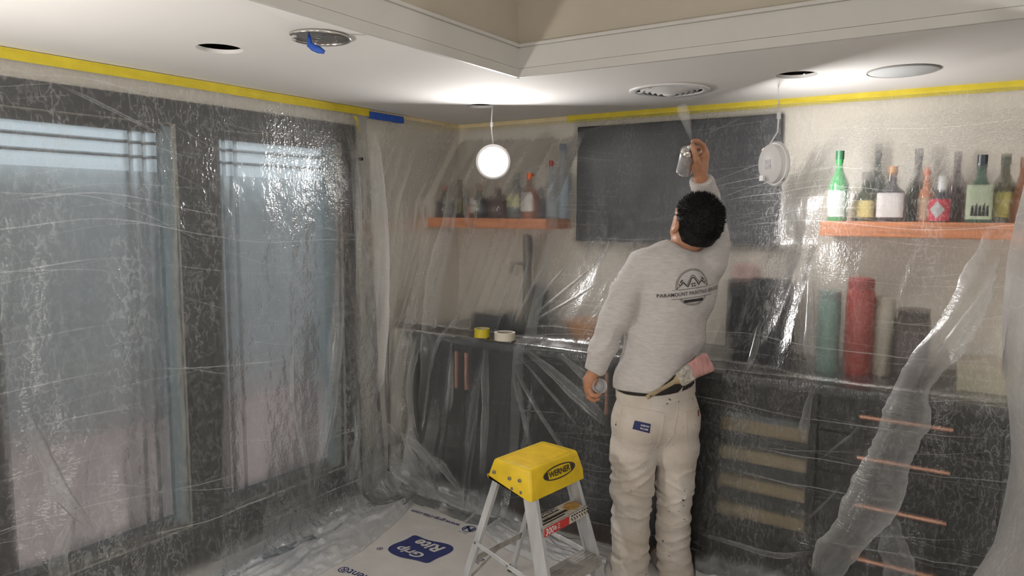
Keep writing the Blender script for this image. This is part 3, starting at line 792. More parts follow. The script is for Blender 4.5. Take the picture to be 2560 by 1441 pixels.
# vent
vx, vy = VENT
t = thing('ceiling_vent', (vx, vy, CEIL - .02), 'round white ceiling vent with concentric louvres above the painter', 'vent')
R0 = 0.178
obj('outer_ring', MB().lathe([(.146, .006), (R0 - .006, .001), (R0, -.001), (R0, -.006), (R0 * .97, -.010), (.156, -.007), (.147, -.009), (.144, -.004)], (vx, vy, CEIL), n=64, close=False), MAT['white'], t, smooth=True)
for k, rr in enumerate((.122, .098, .074, .050)):
    zb_ = -.010 - .0045 * k
    obj('louvre', MB().lathe([(rr + .013, zb_ + .016), (rr - .001, zb_), (rr - .003, zb_ - .0012), (rr - .001, zb_ - .002), (rr + .015, zb_ + .015)], (vx, vy, CEIL), n=56, close=False), MAT['white'], t, smooth=True)
obj('centre_cap', MB().lathe([(0, -.030), (.012, -.029), (.028, -.024), (.032, -.016), (0, -.016)], (vx, vy, CEIL), n=28), MAT['white'], t, smooth=True)
mb = MB()
for k in range(3):
    th = k * math.pi / 3 + .2
    mb.beam((vx - .145 * math.cos(th), vy - .145 * math.sin(th), CEIL - .006), (vx + .145 * math.cos(th), vy + .145 * math.sin(th), CEIL - .002), .006, .008, (0, 0, 1))
obj('spokes', mb, MAT['white'], t)
obj('duct', MB().lathe([(.149, -.001), (.149, .2), (0, .2)], (vx, vy, CEIL), n=32, close=False), pm('duct_dark', (.03, .028, .026), .6), t)
# speaker
sx, sy = SPK
t = thing('ceiling_speaker', (sx, sy, CEIL - .006), 'round flat pale grey ceiling speaker near the right hanging lamp', 'speaker')
obj('grille', MB().lathe([(0, -.006), (.118, -.0055), (.121, -.003), (.121, .0)], (sx, sy, CEIL), n=56), pm('speaker_grille', (.62, .65, .66), .6, bump=.3, bscale=900), t, auto=40)
obj('rim', MB().lathe([(.1215, 0), (.1255, -.001), (.1255, -.0055), (.1225, -.0065), (.1215, -.003)], (sx, sy, CEIL), n=56, close=False), pm('speaker_rim', (.30, .29, .28), .5), t, smooth=True)

# LED downlights: two hang in view, the others unseen and mostly added as fill
def lamp_parts(t, c, nrm, up, mat, R=0.092, back=False):
    nrm = np.array(nrm, float); nrm /= np.linalg.norm(nrm)
    a = lambda prof: MB().lathe(prof, c, nrm, n=48)
    obj('diffuser', a([(0, .0035), (R * .79, .0035), (R * .79, .002)]), mat, t)
    obj('ring', MB().lathe([(R * .79, .003), (R * .81, .006), (R * .97, .005), (R, .001), (R, -.004), (R * .93, -.007), (R * .90, -.007)], c, nrm, n=48, close=False), MAT['white'], t, smooth=True)
    obj('housing', a([(R * .90, -.0065), (R * .88, -.010), (R * .86, -.028), (R * .80, -.032), (R * .60, -.033), (R * .55, -.036), (0, -.036)]), MAT['white'], t, auto=40)
    x = np.cross(np.array(up, float), nrm); x /= np.linalg.norm(x); yv = np.cross(nrm, x)
    for s in (1, -1):
        q = np.array(c) + (x * .66 + yv * .75) * s * (R * 1.02) - nrm * .012
        obj('spring_clip', MB().beam(q - x * .003 * s, q + (x * .0125 * s - yv * .009 * s), .008, .004, nrm), MAT['copper'] if s > 0 else MAT['steel'], t, bevel=.0008)
    return x, yv

D1 = float((np.array([0.60, -0.578, 2]) - CAM) @ FH)
c1 = atd(1233, 405, D1)
tocam = CAM - c1
n1 = np.array([tocam[0], tocam[1], 0.0]); n1 /= np.linalg.norm(n1); n1[2] = -0.10
t = thing('hanging_downlight', (c1[0], c1[1], c1[2] - .09), 'lit round downlight hanging on a white cable near the corner, facing the room', 'lamp', 'hanging downlights')
xx, yy = lamp_parts(t, c1, n1, ZU, MAT['diffhung'])
top = c1 + yy * .088 - n1 * .012
h2 = np.array([0.648, -0.545, CEIL + .05])
mid = atd(1229, 312, D1)
obj('cable', MB().tube([h2, h2 + (0, 0, -.07), mid + (0, 0, .035), mid, mid - (0, 0, .03), top], [.0028, .0028, .003, .005, .0032, .003], 8), MAT['white'], t, smooth=True)
obj('connector', MB().tube([mid + ZU * .012, mid - ZU * .012], .008, 10), MAT['white'], t)
D2 = float((np.array([2.12, -0.61, 2]) - CAM) @ FH)
c2 = atd(1939, 410, D2)
n2 = 0.965 * RH + 0.25 * FH + 0.05 * ZU
t = thing('hanging_downlight', (c2[0], c2[1], c2[2] - .09), 'round downlight hanging on a cable right of the painter, its white back to the room', 'lamp', 'hanging downlights')
xx, yy = lamp_parts(t, c2, n2, ZU, MAT['diffhung_right'], R=.091)
top = c2 + yy * .075 - np.array(n2) * .03
h3 = onz(1947, 197, CEIL + .03); m2 = atd(1947, 290, D2); m3 = atd(1944, 330, D2)
obj('cable', MB().tube([h3, h3 + (0, 0, -.05), m2 + (0, 0, .03), m2, m3, top], [.0028, .0028, .003, .0045, .003, .003], 8), MAT['white'], t, smooth=True)
obj('connector', MB().tube([m2 + ZU * .012, m2 - ZU * .012], .0075, 10), MAT['white'], t)
q = c2 - np.array(n2) * .037
e1 = np.cross(ZU, n2); e1 /= np.linalg.norm(e1)
obj('rating_sticker', MB().add([q + e1 * .02 - ZU * .02, q + e1 * .02 + ZU * .02, q - e1 * .02 + ZU * .02, q - e1 * .02 - ZU * .02], [(0, 1, 2, 3)]), pm('grey_sticker', (.50, .50, .52), .5, var=.25, scale=90), t)
obj('driver_box', MB().box((-.014, -.012, -.045), (.014, .012, -.032), (e1, ZU, np.array(n2)), c2 + e1 * .03 - ZU * .055), MAT['white'], t, bevel=.002)
for lx, ly, lz, nn_, lab in ((0.62, -3.45, 1.34, (.32, .8, .42), 'lit downlight hanging on its cable left of the viewer'),
                             (2.1, -5.5, 1.56, (0, 1, .25), 'added unseen fill lamp hanging on its cable straight behind the viewer'),
                             (3.8, -5.5, 1.56, (-.25, 1, .25), 'added unseen fill lamp hanging on its cable behind the viewer, towards the right wall'),
                             (4.85, -3.5, 1.5, (-.9, .45, .25), 'added unseen fill lamp hanging on its cable right of the viewer, farther back'),
                             (4.7, -2.7, 1.4, (-.95, .25, .3), 'added unseen fill lamp hanging on its cable right of the viewer, nearer the back wall')):
    c_ = np.array([lx, ly, lz])  # unseen lamps; all but the left one are added as room fill
    t = thing('hanging_downlight', c_ - ZU * .09, lab, 'lamp', 'hanging downlights')
    lamp_parts(t, c_, nn_, ZU, MAT['diff'])
    nv_ = np.array(nn_) / np.linalg.norm(nn_)
    obj('cable', MB().tube([c_ - nv_ * .03 + ZU * .07, c_ - nv_ * .03 + ZU * .16, np.array([lx, ly, CEIL - .001])], .003, 8), MAT['white'], t)
# spare fibre in the right hole
obj_ = MB().tube([onz(2010, 186, CEIL + .012), onz(2018, 181, CEIL + .03), onz(2024, 178, CEIL + .05)], .004, 6)
tag(obj('cable_stub', obj_, MAT['white']), 'short white cable stub inside the right ceiling hole', 'cable')

# tape rolls on the counter
def roll(px, py, r, h, mat, label):
    c = onz(px, py, .938)
    z0 = c[2]
    t = thing('tape_roll', c, label, 'tape roll', 'tape rolls on the counter')
    obj('tape_band', MB().lathe([(r * .80, .0), (r, .0), (r, h), (r * .80, h), (r * .80, 0)], c, n=40, close=False), mat, t, auto=40)
    obj('core', MB().lathe([(r * .74, .0005), (r * .80, .0005), (r * .80, h - .0005), (r * .74, h - .0005), (r * .74, .0005)], c, n=40, close=False), pm('card_core', (.50, .46, .40), .8), t, auto=40)
roll(1205, 843, .041, .046, MAT['yellow'], 'upright-standing yellow tape roll on the counter film')
roll(1262, 850, .055, .040, pm('white_tape', (.74, .69, .58), .6, var=.04), 'wider white tape roll on the counter film')
# ------------------------------------------------------------------ plastic film
def smooth_v(P, it, keep_ends=True):
    for _ in range(it):
        Q = P.copy(); Q[:, 1:-1] = P[:, 1:-1] * .5 + (P[:, :-2] + P[:, 2:]) * .25; P = Q
    return P
def smooth_u(P, it):
    for _ in range(it):
        Q = P.copy(); Q[1:-1] = P[1:-1] * .5 + (P[:-2] + P[2:]) * .25; P = Q
    return P
def normals(P):
    du = np.gradient(P, axis=0); dv = np.gradient(P, axis=1)
    n = np.cross(du, dv); n /= np.linalg.norm(n, axis=2, keepdims=True) + 1e-9
    return n
def arc_uv(P):
    dv = np.linalg.norm(np.diff(P, axis=1), axis=2); v = np.concatenate([np.zeros((P.shape[0], 1)), np.cumsum(dv, 1)], 1)
    du = np.linalg.norm(np.diff(P, axis=0), axis=2); u = np.concatenate([np.zeros((1, P.shape[1])), np.cumsum(du, 0)], 0)
    u = np.repeat(u.mean(1, keepdims=True), P.shape[1], 1); v = np.repeat(v.mean(0, keepdims=True), P.shape[0], 0)
    return np.stack([u, v], -1)
KN = np.array([0, .05, .10, .22, .31, .54, .60, .80, .93, .965, 1.0])
PL = np.array([(-.016, 2.125), (-.05, 2.03), (-.13, 1.92), (-.325, 1.66), (-.332, 1.49), (-.55, .945), (-.655, .93), (-.69, .45), (-.75, .10), (-.80, .014), (-.92, .010)])
PMID = np.array([(-.016, 2.125), (-.060, 2.05), (-.085, 1.90), (-.125, 1.65), (-.16, 1.45), (-.55, .945), (-.655, .93), (-.675, .45), (-.70, .10), (-.715, .014), (-.73, .010)])
PRT = np.array([(-.016, 2.125), (-.050, 2.05), (-.125, 1.95), (-.335, 1.70), (-.345, 1.48), (-.625, .95), (-.657, .93), (-.69, .45), (-.76, .10), (-.84, .014), (-1.0, .010)])
def profile(x, t):
    wl = 1 - sstep(.82, 1.05, x); wr = sstep(1.98, 2.32, x)
    out = np.zeros(x.shape + (2,))
    for c in (0, 1):
        a = np.interp(t, KN, PL[:, c]); b = np.interp(t, KN, PMID[:, c]); d = np.interp(t, KN, PRT[:, c])
        out[..., c] = a * wl + d * wr + b * (1 - wl - wr)
    return out
films = []
def film(name, P, mat, label, group='masking films'):
    o = obj(name, MB().grid(P, arc_uv(P)), mat, smooth=True)
    tag(o, label, 'plastic film', group)
    vs = [Vector(p) for p in P.reshape(-1, 3).tolist()]
    nu, nv = P.shape[:2]; idx = np.arange(nu * nv).reshape(nu, nv)
    q = np.stack([idx[:-1, :-1], idx[1:, :-1], idx[1:, 1:], idx[:-1, 1:]], -1).reshape(-1, 4).tolist()
    films.append((o, BVHTree.FromPolygons(vs, q)))
    return o
def towards_room(P, n):  # flip normals so that they look at the room side (away from the walls)
    c = P.mean((0, 1)); s = np.sign(((CAM - c) * n.mean((0, 1))).sum()); return n * s

# back sheet
nu, nv = 230, 250
u = np.linspace(0.86, 3.25, nu)[:, None] + np.zeros((1, nv)); t_ = np.linspace(0, 1, nv)[None, :] + np.zeros((nu, 1))
pr = profile(u, t_)
P = np.stack([u, pr[..., 0], pr[..., 1]], -1); P = smooth_v(P, 10)
n = towards_room(P, normals(P))
hang = sstep(.05, .22, t_) ; low = sstep(.62, .95, t_)
shear = u + .10 * (t_ - .3)
amp = .012 * hang + .030 * low
dd = amp * (ridged(shear * 5.5, t_ * 1.6, 2.2) ** 2 - .25) + .010 * hang * (ridged(shear * 13 + t_ * 4, t_ * 5, 5.1) - .5) + .0025 * hang * (vnoise(u * 40, t_ * 60, 1.1) - .5)
top_calm = 1 - np.exp(-((t_ - .57) / .03) ** 2) * .8
dd = dd * top_calm
dd += (.05 * low * (vnoise(u * 3.1, t_ * 3, 9.1) - .5)) * (1 - .7 * np.exp(-((u - 1.7) / .35) ** 2))
P = P + n * dd[..., None]
P[..., 2] = np.maximum(P[..., 2], .008 + .01 * vnoise(u * 20, t_ * 40, 0))
P[..., 1] = np.minimum(P[..., 1], -.012)
inc = (P[..., 2] < .97) & (P[..., 2] > .86); P[..., 1] = np.where(inc, np.minimum(P[..., 1], np.where(P[..., 2] < .925, -.648, P[..., 1])), P[..., 1])
P[..., 1] = np.where(P[..., 2] < .87, np.minimum(P[..., 1], -.643), P[..., 1])
back = film('plastic_sheet', P, MAT['film'], 'clear crinkled film over the television, right shelf and counter')

# corner sheet: along the left wall, round the corner and over the short shelf and the counter end
nu, nv = 170, 240
s = np.linspace(0, 1, nu)[:, None] + np.zeros((1, nv)); t_ = np.linspace(0, 1, nv)[None, :] + np.zeros((nu, 1))
pl = profile(np.full_like(t_, .3), t_)
e = .022 + .03 * sstep(.1, .5, t_) + .06 * sstep(.6, .95, t_) + .20 * sstep(.92, 1, t_)
k = .42
d = -pl[..., 0]
yl = -.90 + ( -np.minimum(d, .88) + .90) * np.clip(s / k, 0, 1)
xr = e + (.93 - e) * np.clip((s - k) / (1 - k), 0, 1)
X = np.where(s < k, e, xr); Y = np.where(s < k, yl, -d)
P = np.stack([X, Y, pl[..., 1]], -1); P = smooth_v(P, 8); P = smooth_u(P, 14)
n = towards_room(P, normals(P))
hang = sstep(.02, .15, t_); low = sstep(.60, .95, t_)
sh = s * 1.6 + .15 * t_
wallpart = .3 + .7 * sstep(.36, .5, s)
dd = (.010 * hang + .05 * low) * wallpart * (ridged(sh * 6, t_ * 1.5, 7.2) ** 2 - .3) + .007 * hang * wallpart * (ridged(sh * 16 + t_ * 5, t_ * 4, 3.3) - .5)
dd += .06 * low * (vnoise(s * 6, t_ * 5, 4.4) - .35)
dd *= 1 - np.exp(-((t_ - .57) / .03) ** 2) * .8
P = P + n * dd[..., None]
P[..., 2] = np.maximum(P[..., 2], .010 + .03 * vnoise(s * 25, t_ * 50, 0) * sstep(.9, 1, t_))
P[..., 0] = np.maximum(P[..., 0], .020); P[..., 1] = np.minimum(P[..., 1], -.014)
zz = P[..., 2]; xx_ = P[..., 0]
P[..., 1] = np.where((zz < .925) & (xx_ > .09), np.minimum(P[..., 1], -.650), P[..., 1])
P[..., 1] = np.where((zz > 1.49) & (zz < 1.58) & (xx_ > .03), np.minimum(P[..., 1], -.308), P[..., 1])
corner = film('plastic_sheet', P, MAT['film_corner'], 'clear film draped round the room corner over the short shelf')

# left sheet over the windows
nu, nv = 230, 230
u = np.linspace(-3.4, -.84, nu)[:, None] + np.zeros((1, nv)); t_ = np.linspace(0, 1, nv)[None, :] + np.zeros((nu, 1))
LK = np.array([0, .05, .30, .70, .90, .94, 1.0])
LX = np.array([.026, .034, .06, .12, .19, .20, .27]); LZ = np.array([2.12, 2.02, 1.5, .62, .09, .016, .010])
wide = .55 + .45 * sstep(-1.0, -2.2, u)
x = np.interp(t_, LK, LX); z = np.interp(t_, LK, LZ)
x = .026 + (x - .026) * np.where(t_ > .93, 1.0, wide)
P = np.stack([x, u, z], -1); P = smooth_v(P, 10)
n = towards_room(P, normals(P))
hang = sstep(.02, .25, t_); low = sstep(.35, .95, t_)
sh = u + .38 * t_ * sstep(-.9, -2.0, u)
dd = (.016 * hang + .05 * low) * (ridged(sh * 3.3, t_ * 1.1, 1.7) ** 2 - .25) + .009 * hang * (ridged(sh * 10, t_ * 3, 6.1) - .5) + .004 * hang * (vnoise(u * 40, t_ * 50, 1.1) - .5)
P = P + n * dd[..., None]
P[..., 2] = np.maximum(P[..., 2], .008 + .035 * vnoise(u * 12, t_ * 45, 0) * sstep(.93, .97, t_))
P[..., 0] = np.maximum(P[..., 0], .0265)
left = film('plastic_sheet', P, MAT['film_left'], 'wide clear film over the dark-framed windows')

# right hanging sheet near the viewer
nu, nv = 90, 180
s = np.linspace(0, 1, nu)[:, None] + np.zeros((1, nv)); t_ = np.linspace(0, 1, nv)[None, :] + np.zeros((nu, 1))
zt = 2.13 - 2.12 * t_
x = 2.965 - .045 * sstep(.12, .35, t_) + .055 * sstep(.40, .66, t_) + .10 * s
y = -.75 - 1.5 * s
flare = sstep(.62, 1.0, t_)
x = x - .24 * flare * np.exp(-((s - .30) / .28) ** 2)
P = np.stack([x, y, zt], -1)
n = towards_room(P, normals(P))
P = P + n * ((.015 + .03 * sstep(.2, .9, t_)) * (ridged(s * 7 + .4 * t_, t_ * 1.2, 8.8) ** 2 - .3))[..., None]
right = film('plastic_sheet', P, MAT['film_thick'], 'milky film hanging at the right side in front of the counter')

# loose film lying on the floor
def floor_film(outline_px, label, amp=.03, seed=0.0, res=46):
    p = np.array([onz(a, b, 0)[:2] for a, b in outline_px])   # four sides: p0-p1 upper edge, p3-p2 lower edge, as polylines
    h = len(p) // 2
    a, b = p[:h], p[h:][::-1]
    def samp(q, m):
        d = np.r_[0, np.cumsum(np.linalg.norm(np.diff(q, axis=0), axis=1))]; w = np.linspace(0, d[-1], m)
        return np.stack([np.interp(w, d, q[:, 0]), np.interp(w, d, q[:, 1])], -1)
    A, B = samp(a, res * 2), samp(b, res * 2)
    w = np.linspace(0, 1, res)[None, :, None]
    Q = A[:, None] * (1 - w) + B[:, None] * w
    U, V = Q[..., 0], Q[..., 1]
    edge = np.sin(np.pi * w[..., 0]) ** .5
    al_ = np.linspace(0, 1, res * 2)[:, None] * 3 + w[..., 0] * 0; ac_ = w[..., 0] + .10 * vnoise(al_ * 2.3, 0, seed)
    Z = .006 + amp * .55 * edge * (ridged(al_ * 1.6, ac_ * 7, seed) ** 2 + .5 * ridged(al_ * 4 + ac_ * 3, ac_ * 15, seed + 3) ** 2) + .006 * vnoise(U * 40, V * 40, seed)
    P = np.stack([U, V, Z + 0 * U], -1)
    return film('floor_film', P, MAT['film_floor'], label, 'loose films on the floor')
floor_film([(560, 1440), (700, 1340), (830, 1250), (930, 1210), (1010, 1220), (1040, 1240), (1000, 1290), (950, 1350), (800, 1441), (640, 1500)][:5]
           + [(1040, 1255), (990, 1310), (900, 1385), (780, 1450), (660, 1520)][::1], 'crumpled film trailing on the floor below the windows', .05, 1.3)
floor_film([(1010, 1200), (1090, 1205), (1180, 1225), (1290, 1290), (1400, 1360), (1520, 1400)] + [(1500, 1470), (1380, 1430), (1260, 1375), (1180, 1310), (1110, 1270), (1060, 1232)],
           'crumpled film lying along the cabinet foot behind the ladder', .05, 5.3)
floor_film([(1735, 1395), (1850, 1380), (1980, 1400), (2080, 1430), (2200, 1470)] + [(2200, 1540), (2060, 1520), (1960, 1510), (1840, 1500), (1740, 1480)],
           'crumpled film on the floor right of the painter', .07, 8.3)

# gathered folds of the sheets
def fold(sheet_i, pts, widths, bulge=.012, mat=None, lift=.004, fe=(.28, .28)):
    o, bvh = films[sheet_i]
    pts = np.array(pts, float); m = max(10, len(pts) * 7)
    d = np.r_[0, np.cumsum(np.linalg.norm(np.diff(pts, axis=0), axis=1))]
    w_ = np.linspace(0, d[-1], m)
    # smooth resampling
    X = np.interp(w_, d, pts[:, 0]); Y = np.interp(w_, d, pts[:, 1]); Wd = np.interp(w_, d, np.array(widths, float))
    for _ in range(4):
        for A in (X, Y): A[1:-1] = A[1:-1] * .5 + (A[:-2] + A[2:]) * .25
    c3 = []
    for a, b in zip(X, Y):
        r = wray(a, b); r = r / np.linalg.norm(r)
        h = bvh.ray_cast(Vector(CAM), Vector(r))
        c3.append(np.array(h[0]) if h[0] is not None else None)
    ok = [i for i in range(m) if c3[i] is not None]
    if len(ok) < 4: return None
    c3 = np.array([c3[i] for i in ok]); Wd = Wd[ok]
    for _ in range(5): c3[1:-1] = c3[1:-1] * .5 + (c3[:-2] + c3[2:]) * .25
    K = 11; P = np.zeros((len(c3), K, 3)); sd0 = rng.random() * 50
    for i, p in enumerate(c3):
        tv_ = c3[min(i + 1, len(c3) - 1)] - c3[max(i - 1, 0)]; tv_ /= np.linalg.norm(tv_) + 1e-9
        vd = CAM - p; dist = np.linalg.norm(vd); vd /= dist
        sd = np.cross(tv_, vd); sd /= np.linalg.norm(sd) + 1e-9
        nd = np.cross(sd, tv_); 
        if nd @ vd < 0: nd = -nd
        hw = Wd[i] * dist / FPX / 2
        lw_ = .72 + .5 * vnoise(i * .2, sd0, 2.0) + .14 * vnoise(i * .9, sd0, 3.0); rw_ = .72 + .5 * vnoise(i * .2, sd0, 7.0) + .14 * vnoise(i * .9, sd0, 8.0)
        endt = min(1, i / 3, (len(c3) - 1 - i) / 3) * .6 + .4
        for j in range(K):
            q = j / ((K - 1) / 2) - 1; back_ = 0
            st_ = .55 * (vnoise(i * .10, j * .9 + sd0, 4.0) - .5)
            P[i, j] = p + sd * hw * q * (lw_ if q < 0 else rw_) * endt + nd * (lift - back_ + bulge * ((1 - q * q) * .7 + st_ * (1 - abs(q) ** 4)) * endt)
    P[..., 0] = np.maximum(P[..., 0], .024); P[..., 1] = np.minimum(P[..., 1], -.014); P[..., 2] = np.maximum(P[..., 2], .006)
    fo_ = obj('fold', MB().grid(P, arc_uv(P)), mat or MAT['fold'], o, smooth=True)
    nl = len(c3); il = np.arange(nl); el = np.clip(np.minimum(il / (nl * fe[0]), (nl - 1 - il) / (nl * fe[1])), 0, 1)[:, None]
    qq = np.abs(np.linspace(-1, 1, K))[None, :]
    fd = np.clip(el * (.42 + .58 * qq ** 2.5) * (.75 + .5 * vnoise(il[:, None] * .25, np.arange(K)[None, :] * .8, sd0)), 0, 1)
    fo_.data.attributes.new('fade', 'FLOAT', 'POINT').data.foreach_set('value', fd.astype(np.float32).ravel())
    return fo_
B_, C_, L_, R2 = 0, 1, 2, 3
# left sheet
fold(L_, [(735, 800), (730, 900), (728, 1000), (748, 1080), (765, 1160), (785, 1290)], [4, 12, 12, 16, 12, 6])
fold(L_, [(850, 640), (846, 760), (836, 900), (826, 1040), (800, 1150), (782, 1270)], [10, 26, 30, 24, 18, 8], .02)
fold(L_, [(882, 900), (893, 1000), (896, 1080), (880, 1180), (862, 1240)], [4, 10, 12, 20, 8])
fold(L_, [(60, 1000), (90, 1100), (150, 1230), (200, 1290), (240, 1335)], [8, 26, 34, 26, 8], .02)
fold(L_, [(190, 1270), (160, 1350), (140, 1400), (160, 1470)], [10, 30, 34, 40], .03)
fold(L_, [(130, 205), (220, 245), (340, 305), (420, 345)], [4, 7, 7, 3], .004)
fold(L_, [(862, 318), (884, 380), (893, 470), (897, 600), (893, 760)], [10, 14, 18, 14, 8], .01)
# corner sheet
fold(C_, [(1150, 330), (1140, 440), (1120, 560), (1085, 700), (1072, 830), (1062, 950), (1052, 1060)], [6, 20, 36, 42, 34, 26, 8], .016)
fold(C_, [(1105, 545), (1060, 640), (1030, 760), (1012, 880), (990, 1000), (960, 1090), (925, 1160)], [8, 20, 26, 34, 46, 50, 20], .02)
fold(C_, [(1160, 440), (1163, 520), (1170, 560), (1186, 600)], [4, 11, 9, 3], .006)
fold(C_, [(928, 312), (938, 480), (942, 640), (936, 800), (928, 960), (915, 1130)], [30, 50, 64, 70, 66, 40], .012, MAT['strand'], .004, (.1, .1))
fold(C_, [(945, 1050), (985, 1130), (1025, 1190), (1080, 1236)], [30, 60, 56, 30], .03, MAT['strand'], .004, (.2, .1))
fold(C_, [(905, 1120), (935, 1180), (985, 1220), (1040, 1240)], [30, 50, 50, 30], .03, MAT['strand'], .004, (.2, .1))
fold(C_, [(985, 1095), (1030, 1105), (1075, 1150), (1105, 1200)], [10, 26, 24, 10], .02, MAT['strand'], .004, (.2, .2))
fold(C_, [(1175, 760), (1140, 800), (1097, 845), (1082, 900), (1080, 940)], [4, 8, 10, 8, 4], .008)
fold(C_, [(1055, 780), (1045, 860), (1020, 960), (1030, 1060), (1060, 1150)], [6, 16, 14, 12, 6], .01)
fold(C_, [(1215, 850), (1213, 940), (1212, 1060), (1206, 1190), (1203, 1215)], [8, 18, 16, 14, 6], .01)
fold(C_, [(1130, 870), (1128, 940), (1122, 1010), (1118, 1045)], [6, 12, 16, 4], .008)
fold(C_, [(1000, 1040), (1030, 1120), (1070, 1180), (1090, 1230)], [20, 34, 26, 14], .02)
fold(C_, [(1060, 1130), (1100, 1160), (1130, 1200), (1160, 1240)], [10, 18, 16, 6], .012)
for q in ([(1272, 832), (1292, 760), (1310, 690), (1330, 620)], [(1272, 832), (1310, 760), (1345, 690), (1372, 650)],
          [(1274, 834), (1330, 770), (1385, 700), (1440, 640)], [(1276, 834), (1345, 780), (1420, 720), (1510, 640)],
          [(1276, 836), (1340, 800), (1420, 755), (1520, 690)], [(1235, 800), (1262, 740), (1280, 690), (1300, 640)]):
    fold(B_ if q[-1][0] > 1400 else C_, q, [5, 6, 7, 2], .006)
    fold(B_, q, [5, 6, 7, 2], .006)
for q, w in (([(1268, 862), (1300, 950), (1350, 1040), (1420, 1140), (1480, 1240)], [4, 9, 10, 10, 4]), ([(1276, 862), (1330, 930), (1400, 1010), (1470, 1100)], [4, 7, 8, 3]),
             ([(1300, 866), (1390, 940), (1480, 1020), (1530, 1080)], [4, 24, 30, 10]), ([(1268, 862), (1290, 960), (1320, 1090), (1335, 1160)], [4, 12, 12, 4]), ([(1390, 880), (1460, 940), (1520, 1000)], [6, 22, 8])):
    fold(B_, q, w, .01); 
# back sheet
fold(B_, [(2500, 560), (2455, 680), (2400, 790), (2330, 900), (2288, 965), (2262, 1030), (2235, 1110), (2205, 1200), (2160, 1290), (2105, 1370), (2040, 1445)], [40, 56, 68, 70, 66, 84, 90, 92, 90, 84, 70], .03, MAT['strand'], .01, (.15, .02))
fold(B_, [(2028, 640), (2026, 760), (2022, 860), (2034, 955)], [6, 18, 26, 6], .012)
fold(B_, [(2034, 955), (2022, 1010), (2012, 1060), (2005, 1120)], [6, 14, 24, 6], .012)
fold(B_, [(2150, 1050), (2140, 1080), (2100, 1110), (2040, 1160)], [3, 5, 6, 3], .006)
fold(B_, [(2110, 1210), (2080, 1240), (2040, 1280), (2010, 1310)], [3, 5, 5, 3], .006)
fold(B_, [(2213, 1250), (2222, 1320), (2240, 1400), (2246, 1470)], [8, 40, 56, 60], .02, None, .004, (.3, .02))
fold(B_, [(2510, 680), (2440, 780), (2380, 860), (2330, 930)], [14, 30, 36, 12], .02)
fold(B_, [(1735, 1330), (1850, 1365), (1950, 1395), (2060, 1375)], [4, 10, 12, 4], .008)
fold(B_, [(1900, 800), (1885, 880), (1860, 950)], [6, 18, 6], .01)
fold(R2, [(2530, 760), (2520, 900), (2512, 1010), (2500, 1100)], [10, 16, 20, 10], .012)

# ------------------------------------------------------------------ printed paper on the floor
P = np.zeros((110, 110, 3))
gx = np.linspace(.02, 5.3, 110); gy = np.linspace(-6.1, -.665, 110)
P[..., 0] = gx[:, None]; P[..., 1] = gy[None, :]
P[..., 2] = .0022 + .0022 * vnoise(P[..., 0] * 5, P[..., 1] * 5, 0)
paper = tag(obj('floor_paper', MB().grid(P), MAT['paper'], smooth=True), 'grey printed building paper spread on the floor', 'floor paper')
EX, EY = np.array([-1.0, 0, 0]), np.array([0, -1.0, 0])    # reads upside down from the viewer's side
ZP = .0050
def prn(name, parts, org, mat, lift=0.0):
    mb = MB()
    for v, f in parts: flat(mb, v, f, (org[0], org[1], ZP + lift), EX, EY)
    return obj(name, mb, mat, paper)
def blob(w, h):
    pts = []
    for k in range(72):
        th = 2 * math.pi * k / 72; c, s_ = math.cos(th), math.sin(th)
        q = (abs(c) ** 7 + abs(s_) ** 7) ** (-1 / 7)
        x_, y_ = c * q * w / 2, s_ * q * h / 2
        y_ += .05 * h * math.sin(x_ / w * 2 * math.pi + .5) ; x_ += .03 * w * math.sin(y_ / h * 2 * math.pi)
        pts.append((x_, y_))
    return curve_mesh([pts])
def logo(cx_, cy_):
    v, f = blob(.262, .205)
    prn('logo_panel', [(np.array(v), f)], (cx_, cy_), MAT['navy'])
    a, fa = text2d('Grip', width=.155, height=.068, offset=.03, shear=.25); a = a + np.array([.022, .045])
    b, fb = text2d('Rite', width=.165, height=.068, offset=.03, shear=.25); b = b + np.array([-.012, -.045])
    for w_ in ((a, fa), (b, fb)): prn('lettering', [w_], (cx_, cy_), MAT['paper'], .0012)
    r_, fr = text2d('R', height=.014); rc = curve_mesh([circ(0, 0, .0145), circ(0, 0, .012)])
    prn('registered_mark', [(r_, fr), (np.array(rc[0]), rc[1])], (cx_ - .162, cy_ - .105), MAT['navy'])
logo(.708, -1.21)
logo(1.36, -1.62)
logo(.28, -1.60)
v, f = text2d('www.grip-rite.com', width=.325, offset=.008)
prn('web_address', [(v, f)], (.540, -.897), MAT['navy'])
v, f = text2d('underlayment®', width=.42, offset=.01)
prn('lettering', [(v, f)], (.74, -1.545), MAT['navy'])
ring = curve_mesh([circ(0, 0, .036), circ(0, 0, .031)])
nn = [stroke([(-.018, -.02), (-.018, .02)], .011), stroke([(-.018, .018), (.018, -.018)], .013), stroke([(.018, -.02), (.018, .02)], .011)]
prn('emblem', [(np.array(ring[0]), ring[1])] + nn, (.768, -.907), MAT['navy'])
sm, fsm = text2d('STRUCTURAL', width=.06); prn('lettering', [(sm, fsm)], (.765, -.957), MAT['navy'])
v, f = text2d('DELIVERY', width=.13, offset=.006); prn('lettering', [(v, f)], (.50, -.775), MAT['navy'])
q = [stroke([(-.03, -.012), (.022, -.012), (.03, .014), (-.02, .014), (-.03, -.012)], .004)]
sm, fsm = text2d('GR', width=.03, height=.014); prn('mark', q + [(sm, fsm)], (.99, -1.135), MAT['navy'])
sm, fsm = text2d('fasteners', width=.06); prn('mark', [(sm, fsm)], (.99, -1.165), MAT['navy'])
v, f = blob(.10, .08); prn('logo_panel', [(np.array(v), f)], (.21, -.80), MAT['navy'])

